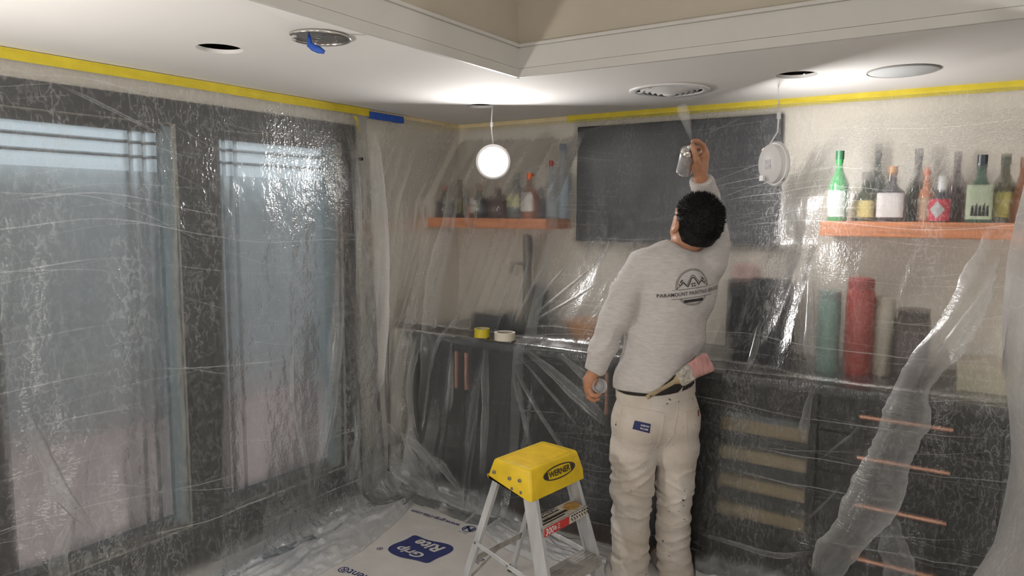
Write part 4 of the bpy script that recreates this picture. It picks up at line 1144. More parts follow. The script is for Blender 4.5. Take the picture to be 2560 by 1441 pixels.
# ------------------------------------------------------------------ step ladder
CZ = 0.65
LW = np.array([.141, .990, 0]); LW /= np.linalg.norm(LW); LU = np.array([LW[1], -LW[0], 0])
LO = np.array([1.430, -1.345, 0.0])
def lp(u, w, z): return LO + LU * u + LW * w + ZU * z
lad = thing('step_ladder', LO, 'small aluminium step ladder with yellow top standing on the paper', 'ladder')
AX = (LU, LW, ZU)
# yellow cap: flared skirt under a rounded top
capm = MB()
def rrect(hu, hw, z, r=.014, n=5):
    out = []
    for cu, cw, a0 in ((hu - r, hw - r, 0), (-hu + r, hw - r, 90), (-hu + r, -hw + r, 180), (hu - r, -hw + r, 270)):
        for k in range(n):
            a_ = math.radians(a0 + 90 * k / (n - 1)); out.append((cu + r * math.cos(a_), cw + r * math.sin(a_), z))
    return out
rings = [rrect(.116, .168, CZ - .082), rrect(.113, .166, CZ - .075), rrect(.096, .152, CZ - .012), rrect(.093, .150, CZ - .004), rrect(.087, .146, CZ)]
# end skirts dip lower at the near corner of each end, as moulded
rings[0] = [(u_, w_, z_ - (.030 if (u_ > .03 and abs(w_) > .12) else 0.0) + (.0 if u_ > -.02 else .018)) for u_, w_, z_ in rings[0]]
m_ = len(rings[0])
capm.add([lp(*q) for rg in rings for q in rg], [(i * m_ + k, i * m_ + (k + 1) % m_, (i + 1) * m_ + (k + 1) % m_, (i + 1) * m_ + k) for i in range(4) for k in range(m_)] + [tuple(4 * m_ + k for k in range(m_))])
cap = obj('top_cap', capm, MAT['ladyellow'], lad, auto=38); cap['label'] = 'yellow moulded top cap'
rb = MB()
for k in range(26):
    w_ = -.118 + k * .0094
    rb.box((-.074, w_ - .0017, CZ - .0005), (.074, w_ + .0017, CZ + .0012), AX, LO)
obj('tread_ribs', rb, MAT['ladyellow'], cap)
# oval badge on the face towards +u, lying on the sloping skirt
fo = lp(.1065, 0.012, CZ - .044); sl = np.array([.017, 0, -.063]); eyv = -(LU * sl[0] + ZU * sl[2]); eyv /= np.linalg.norm(eyv)
fn = np.cross(LW, eyv); fn = fn if fn @ LU > 0 else -fn
fo = fo + fn * .0018
oo = curve_mesh([circ(0, 0, .098, 48, .026), circ(0, 0, .092, 48, .0215)])
wv, wf = text2d('WERNER', width=.128, height=.023, offset=.02, shear=.12)
ends = []
for sg in (1, -1):
    e_ = [(sg * (.070 + .021 * k / 6), .021 * math.sqrt(max(0, 1 - ((.070 + .021 * k / 6) / .092) ** 2))) for k in range(7)]
    pl_ = e_ + [(a_, -b_) for a_, b_ in reversed(e_)]
    ends.append(curve_mesh([pl_]))
mb = MB()
flat(mb, np.array(oo[0]), oo[1], fo, LW, eyv); flat(mb, wv, wf, fo, LW, eyv)
for a_, b_ in ends: flat(mb, np.array(a_), b_, fo, LW, eyv)
obj('badge', mb, MAT['ink'], cap)['label'] = 'black oval badge reading WERNER'
# rivets on the near end skirt
for u_, z_ in ((-.075, -.045), (.005, -.05), (.055, -.045), (.02, -.085), (.065, -.088)):
    rb = MB().lathe([(.0075, 0), (.006, .003), (0, .0042)], lp(u_, -.1575 - (.045 + z_ * .0) * .1 - .003, CZ + z_), -LW, n=12)
    obj('rivet', rb, MAT['steel'], cap)
# front rails (channel), rear legs, treads
def fr(w, z): k_ = (CZ - .03 - z) / (CZ - .03); return lp(.055 + .185 * k_, w * (.128 + .052 * k_), z)
def rr(w, z): k_ = (CZ - .03 - z) / (CZ - .03); return lp(-.070 - .205 * k_, w * (.135 + .035 * k_), z)
for w in (-1, 1):
    mb = MB(); mb.beam(fr(w, 0.0), fr(w, CZ - .03), .060, .003, LU); 
    for s_ in (-.0295, .0295):
        mb.beam(fr(w, 0) + LU * s_ - LW * w * .008, fr(w, CZ - .02) + LU * s_ - LW * w * .008, .003, .018, LU)
    o = obj('front_rail', mb, MAT['alu'], lad, bevel=.0008)
    mb = MB(); mb.beam(rr(w, 0.0), rr(w, CZ - .02), .028, .003, LU); mb.beam(rr(w, 0) - LW * w * .009 + LU * .013, rr(w, CZ - .02) - LW * w * .009 + LU * .013, .003, .018, LU)
    obj('rear_leg', mb, MAT['alu'], lad, bevel=.0008)
    mb = MB(); mb.box((-.034, -.012, 0), (.034, .012, .03), AX, fr(w, 0)); obj('foot', mb, MAT['black'], lad, bevel=.004)
    mb = MB(); mb.box((-.018, -.012, 0), (.018, .012, .03), AX, rr(w, 0)); obj('foot', mb, MAT['black'], lad, bevel=.004)
    # spreader
    a_, b_ = rr(w, .285) + LW * w * .004, fr(w, .225) + LW * w * .004
    md = (a_ + b_) / 2 - ZU * .004
    mb = MB(); mb.beam(a_, md + (b_ - a_) * .02, .018, .003, ZU); mb.beam(md - (b_ - a_) * .02 + LW * w * .003, b_ + LW * w * .003, .020, .003, ZU)
    sp = obj('spreader', mb, MAT['alu'], lad, bevel=.0008)
    for q_ in (a_, md, b_): obj('rivet', MB().lathe([(.006, 0), (.005, .003), (0, .004)], q_ + LW * w * .003, LW * w, n=10), MAT['steel'], sp)
MAT['tread'] = pm('worn_tread', (.47, .45, .42), .5, metal=.4, var=.2, scale=30)
def tread(z, depth, label_kind):
    c0, c1 = fr(-1, z), fr(1, z)
    mb = MB(); wd_ = np.linalg.norm(c1 - c0) / 2 - .004; cc = (c0 + c1) / 2
    mb.box((-depth / 2, -wd_, -.003), (depth / 2, wd_, .0), AX, cc)
    mb.box((depth / 2 - .003, -wd_, -.038), (depth / 2, wd_, -.003), AX, cc); mb.box((-depth / 2, -wd_, -.03), (-depth / 2 + .003, wd_, -.003), AX, cc)
    o = obj('tread', mb, MAT['tread'], lad, bevel=.001)
    gm = MB()
    for k in range(6): 
        u_ = -depth / 2 + depth * (k + .5) / 6
        gm.box((u_ - .003, -wd_ * .98, 0), (u_ + .003, wd_ * .98, .0015), AX, cc)
    obj('tread_ribs', gm, MAT['tread'], o)
    return o, cc, wd_
o, cc, wd_ = tread(.440, .085, 1)
MAT['sticker'] = pm('worn_white_sticker', (.60, .55, .49), .6, var=.25, scale=45)
obj('top_sticker', MB().box((-.040, -wd_ * .97, .0016), (.040, wd_ * .90, .0022), AX, cc), MAT['sticker'], o)
bl = MB(); bl.box((-.036, -wd_ * .95, .0023), (-.012, wd_ * .2, .0027), AX, cc); bl.box((.002, -wd_ * .7, .0023), (.016, wd_ * .35, .0027), AX, cc); bl.box((.022, -wd_ * .95, .0023), (.030, wd_ * .1, .0027), AX, cc)
obj('black_print', bl, MAT['ink'], o)
wv, wf = text2d('ALUMINUM', width=.13, height=.016, offset=.02)
mb = MB(); flat(mb, wv, wf, cc + ZU * .0030 + LU * -.024 - LW * .04, LW, -LU); obj('lettering', mb, MAT['whiteink'], o)
obj('paint_smear', MB().lathe([(.030, .0028), (.024, .0034), (0, .0036)], cc + LW * .09 + LU * .0, ZU, n=20, squash=1.5), pm('ochre_smear', (.55, .33, .10), .6, var=.3, scale=40), o)
fc = cc + LU * (.0425 + .0012)
obj('front_sticker', MB().box((0, -wd_ * .97, -.036), (.0008, wd_ * .97, -.001), AX, fc), MAT['sticker'], o)
obj('red_panel', MB().box((.0009, -wd_ * .97, -.036), (.0014, wd_ * .12, -.002), AX, fc), MAT['red'], o)
wv, wf = text2d('300', width=.048, height=.027, offset=.02); w2, f2 = text2d('lb', width=.014, height=.018, offset=.02)
mb = MB(); flat(mb, wv, wf, fc + LU * .002 - LW * (wd_ * .97 - .032) - ZU * .019, LW, ZU); flat(mb, w2, f2, fc + LU * .002 - LW * (wd_ * .97 - .066) - ZU * .018, LW, ZU)
for k in range(3): flat(mb, *stroke([(.080, .008 - .008 * k), (.092, .008 - .008 * k)], .0028), fc + LU * .002 - LW * wd_ * .97 - ZU * .018, LW, ZU)
obj('lettering', mb, MAT['whiteink'], o)
mb = MB()
for k in range(7): 
    w_ = wd_ * .2 + k * .0165; flat(mb, *stroke([(w_, -.004), (w_ + .012, -.004)], .006), fc + LU * .002 - ZU * .003, LW, ZU); flat(mb, *stroke([(w_, -.012), (w_ + .009, -.020), (w_ + .011, -.026)], .004), fc + LU * .002 - ZU * .003, LW, ZU)
obj('small_print', mb, MAT['ink'], o)
tread(.245, .095, 0)
# rear cross brace
mb = MB(); mb.beam(rr(-1, .20) + LU * .004, rr(1, .20) + LU * .004, .026, .003, ZU); mb.beam(rr(-1, .09) + LU * .004, rr(1, .20) * .55 + rr(-1, .20) * .45 + LU * .004, .014, .003, ZU)
obj('rear_brace', mb, MAT['tread'], lad, bevel=.0008)
# data sticker on the near front rail
so = fr(-1, .150); ax_ = fr(-1, .3) - fr(-1, 0); ax_ /= np.linalg.norm(ax_)
lu = LU - ax_ * (LU @ ax_); lu /= np.linalg.norm(lu); ln_ = -LW
st = obj('data_sticker', MB().box((-.024, -.062, .0018), (.024, .062, .0024), (lu, ax_, ln_), so), MAT['whiteink'], lad)
mb = MB().box((-.024, .036, .0025), (.024, .062, .0029), (lu, ax_, ln_), so); obj('red_panel', mb, MAT['red'], st)
mb = MB().box((-.024, -.03, .0025), (-.004, .034, .0029), (lu, ax_, ln_), so); obj('blue_panel', mb, MAT['navy'], st)
mb = MB()
for k in range(9): flat(mb, *stroke([(-.002 + k * .0026, -.056), (-.002 + k * .0026, -.038)], .0009 + .0006 * (k % 2)), so + ln_ * .0032, lu, ax_)
for k in range(4): flat(mb, *stroke([(.0, .028 - .015 * k), (.02, .028 - .015 * k)], .002), so + ln_ * .0032, lu, ax_)
obj('small_print', mb, MAT['ink'], st)
wv, wf = text2d('300lb', width=.018, height=.008, offset=.02); w2, f2 = text2d('136kg', width=.018, height=.008, offset=.02)
mb = MB(); flat(mb, wv + np.array([-.012, .050]), wf, so + ln_ * .0032, lu, ax_); flat(mb, w2 + np.array([.011, .050]), f2, so + ln_ * .0032, lu, ax_); obj('lettering', mb, MAT['whiteink'], st)
# ------------------------------------------------------------------ the painter
D0 = 2.95
def A(px, py, dd=0.0): return atd(px, py, D0 + dd)
YAW = math.radians(20)
FB = math.cos(YAW) * FH - math.sin(YAW) * RH; RB = math.cos(YAW) * RH + math.sin(YAW) * FH

def smin(a, b, k):
    h = np.clip(.5 + .5 * (b - a) / k, 0, 1); return b + (a - b) * h - k * h * (1 - h)
def smax(a, b, k): return -smin(-a, -b, k)
def cone(a, b, ra, rb):
    a = np.array(a, float); b = np.array(b, float); ab = b - a; l2 = ab @ ab
    def f(P):
        t = np.clip((P - a) @ ab / l2, 0, 1)
        return np.linalg.norm(P - (a + t[:, None] * ab), axis=1) - (ra + (rb - ra) * t)
    return f
def chain(pts, rs, k=.02):
    fs = [cone(pts[i], pts[i + 1], rs[i], rs[i + 1]) for i in range(len(pts) - 1)]
    def f(P):
        d = fs[0](P)
        for g in fs[1:]: d = smin(d, g(P), k)
        return d
    return f
def ell(c, r, ax):
    c = np.array(c, float); r = np.array(r, float); Mx = np.array(ax, float)
    def f(P):
        q = (P - c) @ Mx.T
        k0 = np.linalg.norm(q / r, axis=1); k1 = np.linalg.norm(q / (r * r), axis=1) + 1e-9
        return k0 * (k0 - 1) / k1
    return f
def plane(p, n):
    p = np.array(p, float); n = np.array(n, float); n /= np.linalg.norm(n)
    return lambda P: (P - p) @ n

def sdf_mesh(f, lo, hi, h, smooth=1):
    lo = np.array(lo, float); hi = np.array(hi, float); B = 8
    nb = np.ceil((hi - lo) / (h * B)).astype(int); n = nb * B
    bc = np.stack(np.meshgrid(*[np.arange(k) for k in nb], indexing='ij'), -1).reshape(-1, 3)
    cen = lo + (bc * B + (B - 1) / 2) * h
    cd = f(cen)
    D = np.repeat(np.repeat(np.repeat(np.where(cd > 0, 1.0, -1.0).reshape(nb).astype(np.float32), B, 0), B, 1), B, 2)
    act = np.abs(cd) < h * B * 1.5 + .012
    ab = bc[act]
    sub = np.stack(np.meshgrid(*[np.arange(B)] * 3, indexing='ij'), -1).reshape(-1, 3)
    for i in range(0, len(ab), 400):
        idx = (ab[i:i + 400, None, :] * B + sub[None]).reshape(-1, 3)
        D[idx[:, 0], idx[:, 1], idx[:, 2]] = f(lo + idx * h)
    sgn = D < 0
    cs = [sgn[a:n[0] - 1 + a, b:n[1] - 1 + b, c:n[2] - 1 + c] for a in (0, 1) for b in (0, 1) for c in (0, 1)]
    anyv = np.zeros_like(cs[0]); allv = np.ones_like(cs[0])
    for q in cs: anyv |= q; allv &= q
    cells = np.argwhere(anyv & ~allv)
    vid = -np.ones(n - 1, dtype=np.int64); vid[cells[:, 0], cells[:, 1], cells[:, 2]] = np.arange(len(cells))
    corner = np.array([(a, b, c) for a in (0, 1) for b in (0, 1) for c in (0, 1)])
    val = np.stack([D[cells[:, 0] + a, cells[:, 1] + b, cells[:, 2] + c] for a, b, c in corner], 1)
    acc = np.zeros((len(cells), 3)); cnt = np.zeros(len(cells))
    for i in range(8):
        for ax in range(3):
            if corner[i][ax] == 0:
                j = i + (4, 2, 1)[ax]
                m = (val[:, i] < 0) != (val[:, j] < 0)
                t = np.where(m, val[:, i] / (val[:, i] - val[:, j] + 1e-12), 0)
                p = corner[i][None] + t[:, None] * np.eye(3)[ax][None]
                acc += p * m[:, None]; cnt += m
    V = lo + (cells + acc / cnt[:, None]) * h
    faces = []
    for ax in range(3):
        o1, o2 = [(1, 2), (2, 0), (0, 1)][ax]
        sl0 = [slice(1, n[k] - 1) for k in range(3)]; sl0[ax] = slice(0, n[ax] - 1)
        sl1 = list(sl0); sl1[ax] = slice(1, n[ax])
        s0, s1 = sgn[tuple(sl0)], sgn[tuple(sl1)]
        e = np.argwhere(s0 != s1); flip = s0[s0 != s1]
        st = np.array([0 if k == ax else 1 for k in range(3)]); e = e + st
        d1 = np.zeros(3, int); d1[o1] = 1; d2 = np.zeros(3, int); d2[o2] = 1
        q = [e - d1 - d2, e - d2, e, e - d1]
        ids = np.stack([vid[c[:, 0], c[:, 1], c[:, 2]] for c in q], 1)
        ids[~flip] = ids[~flip][:, ::-1]
        faces.append(ids[(ids >= 0).all(1)])
    F = np.vstack(faces)
    for _ in range(smooth):
        acc = np.zeros_like(V); cnt = np.zeros(len(V))
        for a, b in ((0, 1), (1, 2), (2, 3), (3, 0)):
            np.add.at(acc, F[:, a], V[F[:, b]]); np.add.at(acc, F[:, b], V[F[:, a]])
            np.add.at(cnt, F[:, a], 1); np.add.at(cnt, F[:, b], 1)
        V = V * .4 + .6 * acc / cnt[:, None]
    return V, F
def vnormals(V, F):
    n = np.cross(V[F[:, 2]] - V[F[:, 0]], V[F[:, 3]] - V[F[:, 1]]); out = np.zeros_like(V)
    for k in range(4): np.add.at(out, F[:, k], n)
    return out / (np.linalg.norm(out, axis=1, keepdims=True) + 1e-12)
def raw_obj(name, V, F, mat, parent=None, **k):
    mb = MB(); mb.v = V; mb.f = F.tolist() if hasattr(F, 'tolist') else F
    return obj(name, mb, mat, parent, **k)

BODY_AX = (RB, FB, ZU)
foot_z = 0.0
hipL, hipR = A(1592, 1020, .01), A(1692, 1015, .02)
kneeL, kneeR = A(1584, 1215, -.01), A(1685, 1205, .02)
ankL, ankR = A(1578, 1405, .0), A(1688, 1398, .03)
# trousers
def f_legs(P, g=0.0):
    d = chain([A(1588, 1050, .015), A(1583, 1130, .005), kneeL, A(1575, 1320, 0), A(1576, 1438, .0)], [.098, .094, .083, .076, .079], .03)(P)
    r = chain([A(1690, 1040, .025), A(1692, 1120, .02), A(1688, 1205, .03), A(1682, 1320, .03), A(1688, 1430, .03)], [.095, .088, .071, .066, .073], .03)(P)
    return smin(d, r, .012) - g
hips = ell(A(1640, 1040, .015), (.190, .125, .135), BODY_AX)
waistE = ell(A(1640, 985, .005), (.172, .118, .13), BODY_AX)
waist_n = ZU * .985 + RH * -.055 - FH * .12
waist_p = A(1640, 966, -.12)
seat = ell(A(1600, 1065, -.045), (.09, .075, .09), BODY_AX); seat2 = ell(A(1697, 1060, -.03), (.085, .075, .09), BODY_AX)
def f_tr(P):
    d = smin(smin(hips(P), waistE(P), .04), smin(seat(P), seat2(P), .02), .03)
    d = smin(d, f_legs(P), .035)
    u = P @ RH; v = P @ FH; z = P[:, 2]
    sag = 1 - sstep(.28, .62, z)
    kn = np.exp(-((z - .42) / .12) ** 2)
    wz = z + .05 * (vnoise(u * 6, v * 6, z * 3) - .5)
    w = ridged(u * 4 + wz * 3, v * 4, wz * 24 - u * 9) ** 3
    w2 = ridged(u * 6 - wz * 3, v * 5 + 4, wz * 38 + u * 15) ** 3
    d = d - (.002 + .010 * kn + .006 * sag) * (w - .25) - (.002 + .006 * kn + .004 * sag) * (w2 - .25)
    d = smax(d, (P - waist_p) @ waist_n, .006)
    return smax(d, .012 - z, .006)
lo = np.minimum(A(1480, 1500, -.2), A(1800, 930, .3)); hi = np.maximum(A(1480, 1500, -.2), A(1800, 930, .3))
ctr = A(1640, 1200, 0)
V, F = sdf_mesh(f_tr, (ctr[0] - .36, ctr[1] - .34, 0.0), (ctr[0] + .36, ctr[1] + .34, 1.0), .0065, 1)
TR = (V, F)
# shirt
shL, elL, wrL = A(1604, 672, .0), A(1538, 800, -.025), A(1486, 930, -.01)
shR, elR, wrR = A(1772, 658, .02), A(1776, 545, .19), A(1752, 447, .075)
chest = ell(A(1693, 722, .02), (.178, .128, .19), BODY_AX)
upper = ell(A(1690, 655, .01), (.175, .092, .085), BODY_AX)
belly = ell(A(1662, 850, .02), (.178, .135, .17), BODY_AX)
hemE = ell(A(1646, 955, .01), (.203, .153, .16), BODY_AX)
hem_p = A(1627, 981, -.13); hem_n = ZU * .83 - RH * .55 - FH * .05; hem_n /= np.linalg.norm(hem_n); hem_q = A(1590, 983, -.13); hem_m = ZU * .99 + RH * .03 + FH * .1
neck0, headc = A(1703, 632, .015), A(1736, 556, -.02)
arm_R = chain([shR, A(1782, 605, .10), elR, A(1768, 495, .13), wrR], [.073, .068, .058, .050, .046], .02)
cuffRn = (wrR - elR) / np.linalg.norm(wrR - elR)
arm_L = chain([shL, A(1565, 735, -.015), elL, A(1507, 868, -.02), wrL], [.073, .066, .060, .052, .043], .02)
cuffLn = (wrL - elL) / np.linalg.norm(wrL - elL)
neck_ax = (headc - neck0) / np.linalg.norm(headc - neck0)
def f_shirt(P):
    d = smin(smin(chest(P), upper(P), .05), smin(belly(P), hemE(P), .05), .06)
    al = smax(arm_L(P), (P - (wrL - cuffLn * .004)) @ cuffLn, .004)
    ar = smax(arm_R(P), (P - (wrR - cuffRn * .004)) @ cuffRn, .004)
    d = smin(d, al, .028); d = smin(d, ar, .03)
    u = P @ RH; v = P @ FH; z = P[:, 2]
    diag = z + .45 * u
    w = ridged(u * 5, v * 4, diag * 13) ** 2
    arm = sstep(.03, -.02, np.minimum(al, ar))
    low = 1 - sstep(.88, 1.15, z)
    w2 = ridged(u * 10 + z * 10, v * 8, z * 12 - u * 14) ** 2
    d = d - (.004 + .008 * low) * (w ** 1.5 - .3) - (.003 + .008 * arm) * (w2 ** 1.5 - .3)
    d = smax(d, -((P - hem_p) @ hem_n), .005); d = smax(d, -((P - hem_q) @ hem_m), .005)
    # neck opening
    d = smax(d, -(chain([neck0 - neck_ax * .03 - FB * .0, neck0 + neck_ax * .10], [.062, .075])(P)), .006)
    return d
c2_ = A(1680, 700, .05)
V2, F2 = sdf_mesh(f_shirt, (c2_[0] - .42, c2_[1] - .36, .80), (c2_[0] + .36, c2_[1] + .40, 1.90), .006, 1)
# the body itself: one continuous skin
hu = ZU * .86 - FH * .46 + RH * .20; hu /= np.linalg.norm(hu)               # crown direction, head thrown back
hf = FH * .68 - RH * .30 + ZU * .55; hf = hf - hu * (hf @ hu); hf /= np.linalg.norm(hf)   # where the face looks
hr = np.cross(hf, hu)
HA = (hr, hf, hu)
def H(a, b, c): return headc + hr * a + hf * b + hu * c
skull = ell(H(0, -.008, .018), (.077, .097, .092), HA)
face = ell(H(0, .032, -.042), (.060, .062, .075), HA)
jaw = ell(H(0, .050, -.085), (.040, .038, .032), HA)
def f_head(P):
    d = smin(smin(skull(P), face(P), .03), jaw(P), .03)
    d = smin(d, cone(H(0, .088, -.012), H(0, .108, -.045), .010, .016)(P), .014)          # nose
    d = smin(d, ell(H(0, .085, .012), (.048, .014, .009), HA)(P), .014)                    # brow
    for s in (-1, 1):
        d = smax(d, -ell(H(s * .030, .100, -.006), (.016, .012, .010), HA)(P), .010)        # eye sockets
        d = smin(d, ell(H(s * .088, -.004, -.020), (.013, .019, .033), HA)(P), .008)         # ears
        d = smax(d, -ell(H(s * .102, .002, -.018), (.008, .010, .019), HA)(P), .006)
    d = smin(d, ell(H(0, .093, -.068), (.022, .009, .006), HA)(P), .006)                    # lips
    d = smin(d, ell(H(0, .092, -.078), (.018, .009, .006), HA)(P), .006)
    return d
fing = []
def finger(pts, rs): fing.append(chain(pts, rs, .004))
# right hand on the can
wR = wrR
palmR = [cone(A(1752, 447, .075), A(1750, 418, .050), .028, .030), cone(A(1750, 418, .050), A(1760, 388, .045), .029, .022), cone(A(1748, 414, .046), A(1756, 392, .060), .026, .022)]
finger([A(1745, 420, .030), A(1741, 399, -.008), A(1736, 380, -.022), A(1731, 362, -.022)], [.016, .0125, .0112, .0095])
finger([A(1762, 386, .040), A(1758, 364, .016), A(1744, 353, .000), A(1732, 353, -.010)], [.0125, .0108, .0098, .0088])
finger([A(1766, 388, .055), A(1763, 372, .085), A(1744, 370, .108), A(1726, 376, .104)], [.0125, .011, .0098, .0088])
finger([A(1766, 395, .065), A(1761, 385, .098), A(1742, 386, .120), A(1722, 391, .114)], [.0125, .0105, .0095, .0085])
finger([A(1762, 404, .070), A(1757, 397, .105), A(1740, 400, .128), A(1722, 405, .122)], [.0115, .0095, .0085, .0078])
# left hand with the plastic cap
palmL = [cone(A(1486, 930, -.01), A(1476, 952, -.005), .027, .029), cone(A(1476, 952, -.012), A(1472, 976, -.012), .026, .021), cone(A(1476, 952, .01), A(1470, 972, .022), .026, .019)]
finger([A(1474, 974, -.022), A(1480, 988, -.034), A(1490, 990, -.036), A(1499, 986, -.034)], [.0125, .0108, .0098, .0088])
finger([A(1471, 977, -.008), A(1474, 994, -.016), A(1484, 1001, -.016), A(1495, 998, -.014)], [.0125, .0108, .0098, .0088])
finger([A(1468, 976, .010), A(1471, 993, .006), A(1481, 1001, .008), A(1491, 999, .012)], [.0118, .010, .0092, .0085])
finger([A(1467, 970, .024), A(1468, 986, .024), A(1476, 995, .028), A(1485, 994, .034)], [.0108, .009, .0084, .0078])
finger([A(1482, 944, .006), A(1491, 956, .022), A(1500, 963, .026), A(1506, 969, .022)], [.0155, .0125, .011, .0095])
torso_in = [ell(A(1693, 722, .02), (.150, .100, .175), BODY_AX), ell(A(1662, 850, .02), (.150, .105, .16), BODY_AX), ell(A(1640, 1010, .015), (.155, .10, .13), BODY_AX), ell(A(1690, 660, .012), (.145, .070, .07), BODY_AX)]
limbs_in = [chain([shL, elL, wrL], [.050, .040, .027], .02), chain([shR, elR, wrR], [.050, .040, .028], .02),
            chain([hipL, kneeL, ankL], [.078, .055, .040], .02), chain([hipR, kneeR, ankR], [.072, .050, .040], .02),
            chain([ankL, ankL - ZU * .03 + FB * .12], [.038, .03], .01), chain([ankR, ankR - ZU * .03 + FB * .12], [.038, .03], .01)]
neck = chain([neck0 - ZU * .05, neck0, H(0, -.018, -.055)], [.064, .060, .058], .02)
def f_body(P):
    d = torso_in[0](P)
    for g in torso_in[1:]: d = smin(d, g(P), .05)
    for g in limbs_in: d = smin(d, g(P), .03)
    d = smin(d, neck(P), .03); d = smin(d, f_head(P), .022)
    hR = palmR[0](P)
    for g in palmR[1:]: hR = smin(hR, g(P), .015)
    for g in fing[:5]: hR = smin(hR, g(P), .005)
    hL = palmL[0](P)
    for g in palmL[1:]: hL = smin(hL, g(P), .015)
    for g in fing[5:]: hL = smin(hL, g(P), .005)
    d = smin(d, hR, .012); d = smin(d, hL, .012)
    return smax(d, .03 - P[:, 2], .004)
V3, F3 = sdf_mesh(f_body, (c2_[0] - .42, c2_[1] - .36, 0.0), (c2_[0] + .36, c2_[1] + .40, 2.0), .0042, 1)
person = raw_obj('person', V3, F3, MAT['skin'], smooth=True, loc=(ctr[0], ctr[1], 0.0))
tag(person, 'painter seen from behind in grey shirt and white trousers, spraying with raised right arm', 'person')
tr_o = raw_obj('trousers', *TR, MAT['trousers'], person, smooth=True)
tr_o['label'] = 'paint-stained white work trousers'
sh_o = raw_obj('shirt', V2, F2, MAT['shirt'], person, smooth=True)
sh_o['label'] = 'light grey long-sleeved shirt with a printed back'
bvh_tr = BVHTree.FromPolygons([Vector(v) for v in TR[0].tolist()], TR[1].tolist())
bvh_sh = BVHTree.FromPolygons([Vector(v) for v in V2.tolist()], F2.tolist())
for s in (-1, 1):
    obj('eye', MB().lathe([(0, -.011), (.008, -.008), (.0112, 0), (.008, .008), (0, .011)], H(s * .030, .082, -.006), hf, n=16), pm('eye_white', (.7, .7, .68), .2), person, smooth=True)
# hair: cap over the skull, with short tufts
hsk = ell(H(.004, -.016, .022), (.0905, .108, .106), HA)
hbk = ell(H(0, -.045, -.045), (.070, .062, .060), HA)
def f_hair(P):
    q = (P - headc) @ np.array(HA).T
    d = smin(hsk(P), hbk(P), .03)
    d = d - .006 * (vnoise(P[:, 0] * 38, P[:, 1] * 38, P[:, 2] * 38) - .5) - .004 * (vnoise(P[:, 0] * 90, P[:, 1] * 90, P[:, 2] * 90) - .5)
    front = q[:, 1] - .035 - np.clip(q[:, 2] - .02, 0, .1) * .9          # face side free
    low_ = -(q[:, 2] + .072 - np.clip(q[:, 1], -.2, .05) * -.15)
    ear = q[:, 1] + .018 + (q[:, 2] + .0) * -.9                          # hairline behind and above the ear
    d = smax(d, smin(front, np.where(q[:, 2] < .03, np.maximum(ear, front), front), .01), .006)
    d = smax(d, ear - .035, .006)
    return smax(d, low_, .006)
V4, F4 = sdf_mesh(f_hair, headc - .17, headc + .17, .0045, 1)
N4 = vnormals(V4, F4)
mbh = MB(); mbh.v = V4.tolist(); mbh.f = F4.tolist()
q4 = (V4 - headc) @ np.array(HA).T
sel = np.where((q4[:, 2] > -.01) & (f_head(V4) > .006))[0]
for i in rng.choice(sel, 2600):
    p, n_ = V4[i], N4[i]
    dirn = n_ * .8 + hu * .25 + hf * .25 + rng.normal(0, .28, 3); dirn /= np.linalg.norm(dirn)
    L_n = .008 + .013 * rng.random() * (1 if q4[i, 2] > .04 else .6)
    a_ = np.cross(dirn, rng.normal(0, 1, 3)); a_ /= np.linalg.norm(a_); b_ = np.cross(dirn, a_)
    r_ = .0021
    base = p - n_ * .002
    mbh.add([base + a_ * r_, base - a_ * r_ * .5 + b_ * r_ * .87, base - a_ * r_ * .5 - b_ * r_ * .87, base + dirn * L_n], [(0, 1, 3), (1, 2, 3), (2, 0, 3)])
obj('hair', mbh, MAT['hair'], person, smooth=True)['label'] = 'short thick black hair'
# belt, loops, seams, pockets
def ring_on(f_, p, n_, off, wdt, mat, name, parent):
    n_ = np.array(n_) / np.linalg.norm(n_); a_ = np.cross(n_, FH); a_ /= np.linalg.norm(a_); b_ = np.cross(n_, a_)
    rows = []
    for k in range(72):
        th = 2 * math.pi * k / 72; d_ = a_ * math.cos(th) + b_ * math.sin(th); pts = []
        for zz in (-wdt / 2, -wdt / 2, wdt / 2, wdt / 2):
            c0 = np.array(p) + n_ * zz; lo_, hi_ = 0.0, .4
            ts = np.linspace(0, .35, 120); vals = f_(c0 + ts[:, None] * d_)
            pos = ts[np.argmax(vals > 0)] if (vals > 0).any() else .15
            pts.append((c0, d_, pos))
        r_ = max(q[2] for q in pts)
        rows.append([pts[0][0] + d_ * (r_ - .002), pts[1][0] + d_ * (r_ + off), pts[2][0] + d_ * (r_ + off), pts[3][0] + d_ * (r_ - .002)])
    P = np.array(rows); P = np.concatenate([P, P[:1]], 0)
    return obj(name, MB().grid(P), mat, parent, auto=50)
f_hipx = lambda P: smin(smin(hips(P), waistE(P), .04), smin(seat(P), seat2(P), .02), .03)
bc_ = A(1645, 952, .005)
belt_n = waist_n / np.linalg.norm(waist_n)
ring_on(lambda P: np.maximum(f_hipx(P), -1), bc_ + belt_n * .008, belt_n, .004, .050, pm('belt_leather', (.025, .02, .019), .55, var=.3, scale=40), 'belt', person)
ring_on(f_hipx, bc_ - belt_n * .034, belt_n, .0035, .040, MAT['trousers'], 'waistband', person)
